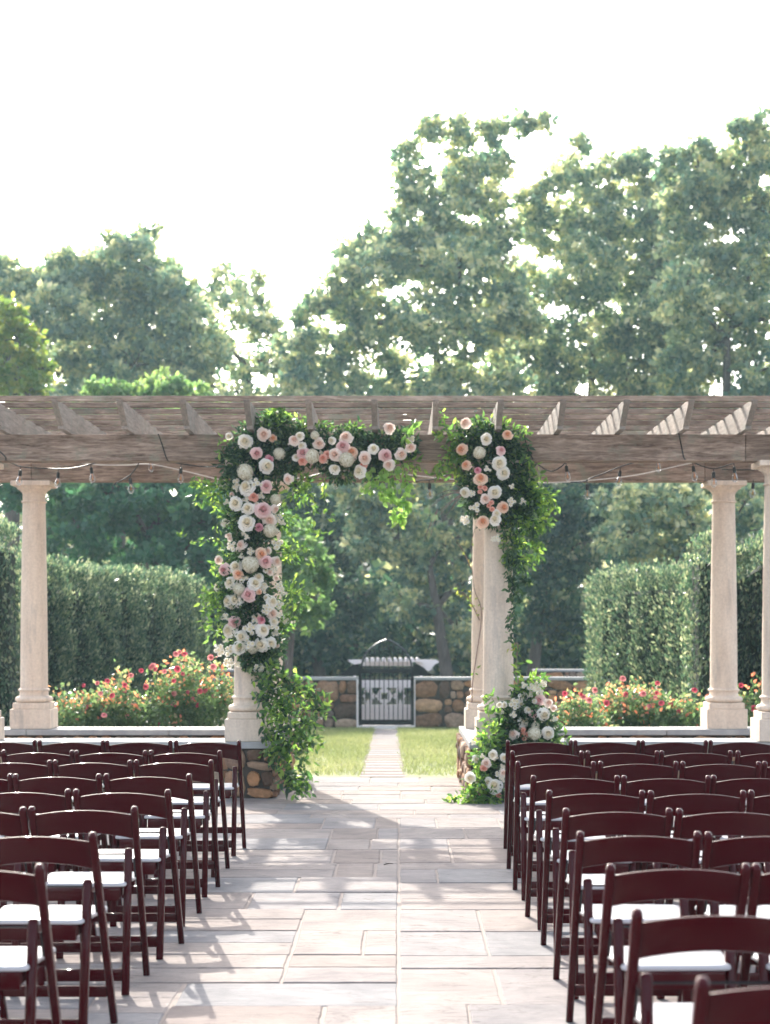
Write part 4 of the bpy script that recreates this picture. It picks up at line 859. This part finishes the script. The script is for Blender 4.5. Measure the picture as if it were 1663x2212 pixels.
mb = MB(); board(mb, [(1100, 500), (1350, 500), (1395, 525), (1390, 540), (1345, 560), (1320, 590), (1290, 640), (1250, 645), (1200, 600), (1100, 545)], .1, .16); mb.build('side_beam', WPAINT, ar)
for i in range(10):
    x = 480 + i * 72; mb = MB(); board(mb, [(x - 24, 478 + 6), (x - 8, 474), (x + 12, 482), (x + 24, 500), (x + 24 + i * 3, 529), (x - 22, 529)], -.1, .5); mb.build('rafter_tail', WPAINT, ar)
for x in (330, 1170):
    mb = MB(); board(mb, [(x - 15, 560), (x + 15, 560), (x + 15, 1375), (x - 15, 1375)], .18, .28); mb.build('post', WPAINT, ar)

# ------------------------------------------------------------------ trees
def tree(label, name, D, trunk, blobs, dens, lsize, m, spread=.5, tr=.28, group='trees behind the garden', depth=.9, sparse=.35):
    """blobs: (px, py, r_px) crown lobes at their real distance; clumps of leaves fill each lobe's outer volume"""
    base = P(trunk, 1400, D); base.z = GZ - .06
    r = thing(name, label, 'tree', base, 0, group); tb = MB(); cs = []
    for px, py, rp in blobs:
        c = P(px, py, D) - base; rad = rp / F * D; c.y += random.uniform(-1, 1) * rad * 1.3 * depth; cs.append((c, rad))
    low = min(c.z - q for c, q in cs); topz = max(c.z for c, _ in cs); cxm = sum(c.x for c, _ in cs) / len(cs)
    th = max(1.5, low + (topz - low) * .45)
    tp = [(0, 0, 0), (cxm * .15, 0, th * .3), (cxm * .4, 0, th * .7), (cxm * .6, 0, th)]
    tb.tube(tp, [tr, tr * .85, tr * .65, tr * .4], 8)
    lb = MB(); top = Vector(tp[3]); order = sorted(cs, key=lambda e: (e[0] - top).length); done = [(top, tr * .42), (Vector(tp[2]), tr * .5)]
    for c, q in order:                                 # each lobe is fed by the nearest limb already grown
        pr, pr_r = min(done, key=lambda e: (e[0] - c).length + max(0, e[0].z - c.z) * .8); rr_ = max(.035, pr_r * .72)
        mid = pr.lerp(c, .5) + Vector((random.uniform(-.3, .3), random.uniform(-.3, .3), random.uniform(-.1, .35))) * min(1.5, (c - pr).length * .25)
        lb.tube([pr, mid, c], [pr_r * .9, (pr_r + rr_) * .45, rr_], 5); done.append((c, rr_)); done.append((mid, (pr_r + rr_) * .5))
        for _ in range(6):
            dd = Vector([random.gauss(0, 1) for _ in range(3)]).normalized() * q * .9; dd.z = abs(dd.z) * .7; lb.tube([c, c + dd * .55 + Vector((0, 0, .1)) * q, c + dd], [rr_ * .6, rr_ * .35, .012], 4)
    ps, axs, ts = [], [], []
    for c, q in cs:
        nc = max(14, int(76 * (q / 1.2) ** 1.3)); d = unit(rng.normal(size=(nc, 3))); rr = q * (sparse + (1.05 - sparse) * rng.random(nc) ** .5)
        cc = np.array(c) + d * rr[:, None] * np.array([1, 1, .92]); cr = q * rng.uniform(.10, .26, nc)
        n = int(dens * q * q * 2.0); k = rng.integers(0, nc, n); dd = unit(rng.normal(size=(n, 3))) * (rng.random(n) ** .5)[:, None]
        p = cc[k] + dd * cr[k][:, None] * np.array([1.15, 1.15, .62]); ps.append(p)
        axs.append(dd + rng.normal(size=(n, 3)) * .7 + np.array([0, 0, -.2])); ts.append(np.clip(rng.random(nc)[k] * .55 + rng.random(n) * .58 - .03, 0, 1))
    p = np.concatenate(ps); n = len(p)
    tk = tb.build('trunk', BARK, r, smooth=60); lb.build('limbs', BARK, tk, smooth=60)
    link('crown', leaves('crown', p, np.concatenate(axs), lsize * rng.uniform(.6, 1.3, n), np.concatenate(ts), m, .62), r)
    return n
TL = 0
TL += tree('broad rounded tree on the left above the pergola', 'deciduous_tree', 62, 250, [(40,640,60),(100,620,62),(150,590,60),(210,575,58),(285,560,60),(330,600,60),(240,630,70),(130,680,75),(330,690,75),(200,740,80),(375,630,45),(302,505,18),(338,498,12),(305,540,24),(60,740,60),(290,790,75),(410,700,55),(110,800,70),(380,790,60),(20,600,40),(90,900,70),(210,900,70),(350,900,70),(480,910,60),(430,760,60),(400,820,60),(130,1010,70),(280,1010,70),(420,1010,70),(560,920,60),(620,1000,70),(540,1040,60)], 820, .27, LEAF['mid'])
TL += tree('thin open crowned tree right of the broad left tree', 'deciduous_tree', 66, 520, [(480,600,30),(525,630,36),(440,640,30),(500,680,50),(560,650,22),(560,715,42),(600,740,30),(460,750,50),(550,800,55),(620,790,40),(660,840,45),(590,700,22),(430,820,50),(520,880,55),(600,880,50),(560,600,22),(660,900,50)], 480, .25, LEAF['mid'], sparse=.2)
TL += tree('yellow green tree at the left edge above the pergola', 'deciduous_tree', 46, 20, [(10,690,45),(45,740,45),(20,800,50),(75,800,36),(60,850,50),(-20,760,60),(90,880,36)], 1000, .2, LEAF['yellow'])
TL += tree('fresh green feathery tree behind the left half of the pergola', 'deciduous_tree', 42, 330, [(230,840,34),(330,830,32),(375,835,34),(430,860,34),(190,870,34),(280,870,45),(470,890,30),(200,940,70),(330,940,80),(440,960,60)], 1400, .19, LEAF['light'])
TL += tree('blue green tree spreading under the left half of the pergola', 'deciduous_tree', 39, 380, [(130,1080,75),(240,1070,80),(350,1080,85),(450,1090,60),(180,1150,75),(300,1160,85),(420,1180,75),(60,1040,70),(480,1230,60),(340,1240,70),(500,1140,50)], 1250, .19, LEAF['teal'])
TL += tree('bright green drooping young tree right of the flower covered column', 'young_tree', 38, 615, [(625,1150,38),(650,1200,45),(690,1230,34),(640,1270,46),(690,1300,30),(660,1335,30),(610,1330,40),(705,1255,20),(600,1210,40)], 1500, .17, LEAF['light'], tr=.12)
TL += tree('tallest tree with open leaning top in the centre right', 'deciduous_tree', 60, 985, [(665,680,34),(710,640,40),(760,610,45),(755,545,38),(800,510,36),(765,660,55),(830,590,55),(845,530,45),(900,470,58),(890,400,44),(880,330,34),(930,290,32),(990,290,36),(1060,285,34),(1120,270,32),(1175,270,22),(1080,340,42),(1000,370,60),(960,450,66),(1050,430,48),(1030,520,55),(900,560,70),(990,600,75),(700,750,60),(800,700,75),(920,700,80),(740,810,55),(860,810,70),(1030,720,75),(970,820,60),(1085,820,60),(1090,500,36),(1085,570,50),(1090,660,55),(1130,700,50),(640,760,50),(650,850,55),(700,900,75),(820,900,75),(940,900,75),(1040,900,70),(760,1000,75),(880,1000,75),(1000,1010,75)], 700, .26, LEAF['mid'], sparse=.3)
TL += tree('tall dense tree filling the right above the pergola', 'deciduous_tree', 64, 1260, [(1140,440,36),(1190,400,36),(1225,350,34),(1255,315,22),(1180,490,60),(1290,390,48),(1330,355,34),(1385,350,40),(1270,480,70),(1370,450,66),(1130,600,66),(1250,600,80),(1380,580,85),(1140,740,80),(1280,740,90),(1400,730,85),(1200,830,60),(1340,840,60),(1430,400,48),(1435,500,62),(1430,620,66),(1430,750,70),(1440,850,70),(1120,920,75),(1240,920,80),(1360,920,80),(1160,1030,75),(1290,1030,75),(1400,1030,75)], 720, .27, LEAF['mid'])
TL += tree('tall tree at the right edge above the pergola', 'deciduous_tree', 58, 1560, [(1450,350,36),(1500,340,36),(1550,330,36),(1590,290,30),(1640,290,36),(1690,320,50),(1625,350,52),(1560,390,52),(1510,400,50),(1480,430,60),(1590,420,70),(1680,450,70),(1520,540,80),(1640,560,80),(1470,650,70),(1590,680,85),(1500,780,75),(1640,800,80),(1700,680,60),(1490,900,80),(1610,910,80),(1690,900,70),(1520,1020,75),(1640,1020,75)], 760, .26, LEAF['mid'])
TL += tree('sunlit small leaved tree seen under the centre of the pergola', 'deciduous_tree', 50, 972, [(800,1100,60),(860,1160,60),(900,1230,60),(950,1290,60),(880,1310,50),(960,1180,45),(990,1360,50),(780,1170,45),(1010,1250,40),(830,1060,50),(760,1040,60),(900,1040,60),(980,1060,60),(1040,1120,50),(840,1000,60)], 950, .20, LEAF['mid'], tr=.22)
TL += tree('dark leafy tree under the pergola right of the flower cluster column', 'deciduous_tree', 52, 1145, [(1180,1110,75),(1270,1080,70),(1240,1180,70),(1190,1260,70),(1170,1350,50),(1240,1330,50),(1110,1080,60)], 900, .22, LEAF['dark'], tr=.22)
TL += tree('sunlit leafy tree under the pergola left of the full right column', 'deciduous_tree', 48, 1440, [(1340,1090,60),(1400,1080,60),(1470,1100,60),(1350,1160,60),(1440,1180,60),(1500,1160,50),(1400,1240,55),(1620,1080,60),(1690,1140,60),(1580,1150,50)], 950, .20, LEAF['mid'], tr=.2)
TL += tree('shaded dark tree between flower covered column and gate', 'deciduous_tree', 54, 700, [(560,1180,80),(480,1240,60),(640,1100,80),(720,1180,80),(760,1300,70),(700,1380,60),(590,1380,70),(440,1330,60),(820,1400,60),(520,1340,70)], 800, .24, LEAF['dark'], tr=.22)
# the wood behind reads as one mass
n = 90000
wx = rng.uniform(-24, 22, n); k = rng.integers(0, 70, n); hh = rng.uniform(5.5, 9.5, 70); cxs = rng.uniform(-25, 23, 70); cys = rng.uniform(70, 80, 70); rads = rng.uniform(1.5, 3.4, 70)
zc = rng.random(n) ** .8; d = unit(rng.normal(size=(n, 3)))
p = np.stack([cxs[k] + d[:, 0] * rads[k], cys[k] + d[:, 1] * rads[k], -.5 + zc * hh[k] + d[:, 2] * .8], 1)
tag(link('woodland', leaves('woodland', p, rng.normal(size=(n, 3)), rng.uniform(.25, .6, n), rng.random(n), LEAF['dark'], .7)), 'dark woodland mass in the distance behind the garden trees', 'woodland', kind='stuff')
n = 26000
p = np.stack([rng.uniform(-16, 17, n), rng.uniform(56, 60, n), np.maximum(-.5, -.5 + 4.6 * rng.random(n) ** .9 * (.75 + .25 * np.sin(rng.uniform(-16, 17, n))))], 1)
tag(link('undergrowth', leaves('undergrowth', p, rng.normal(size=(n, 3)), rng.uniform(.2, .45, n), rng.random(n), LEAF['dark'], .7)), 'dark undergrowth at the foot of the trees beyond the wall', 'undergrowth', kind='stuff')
hz = bpy.data.materials.new('haze'); hz.use_nodes = True; hz.node_tree.nodes.clear()
pv = hz.node_tree.nodes.new('ShaderNodeVolumePrincipled'); pv.inputs['Density'].default_value = 0.0006; pv.inputs['Color'].default_value = (0.62, 0.90, 1.0, 1); pv.inputs['Anisotropy'].default_value = 0.35
ho = hz.node_tree.nodes.new('ShaderNodeOutputMaterial'); hz.node_tree.links.new(pv.outputs[0], ho.inputs['Volume'])
mb = MB(); mb.box(-950, 950, -70, 950, -2, 26); tag(mb.build('haze', hz), 'thin pale summer haze in the air over the garden', 'haze', kind='stuff')
print('tree leaves', TL)
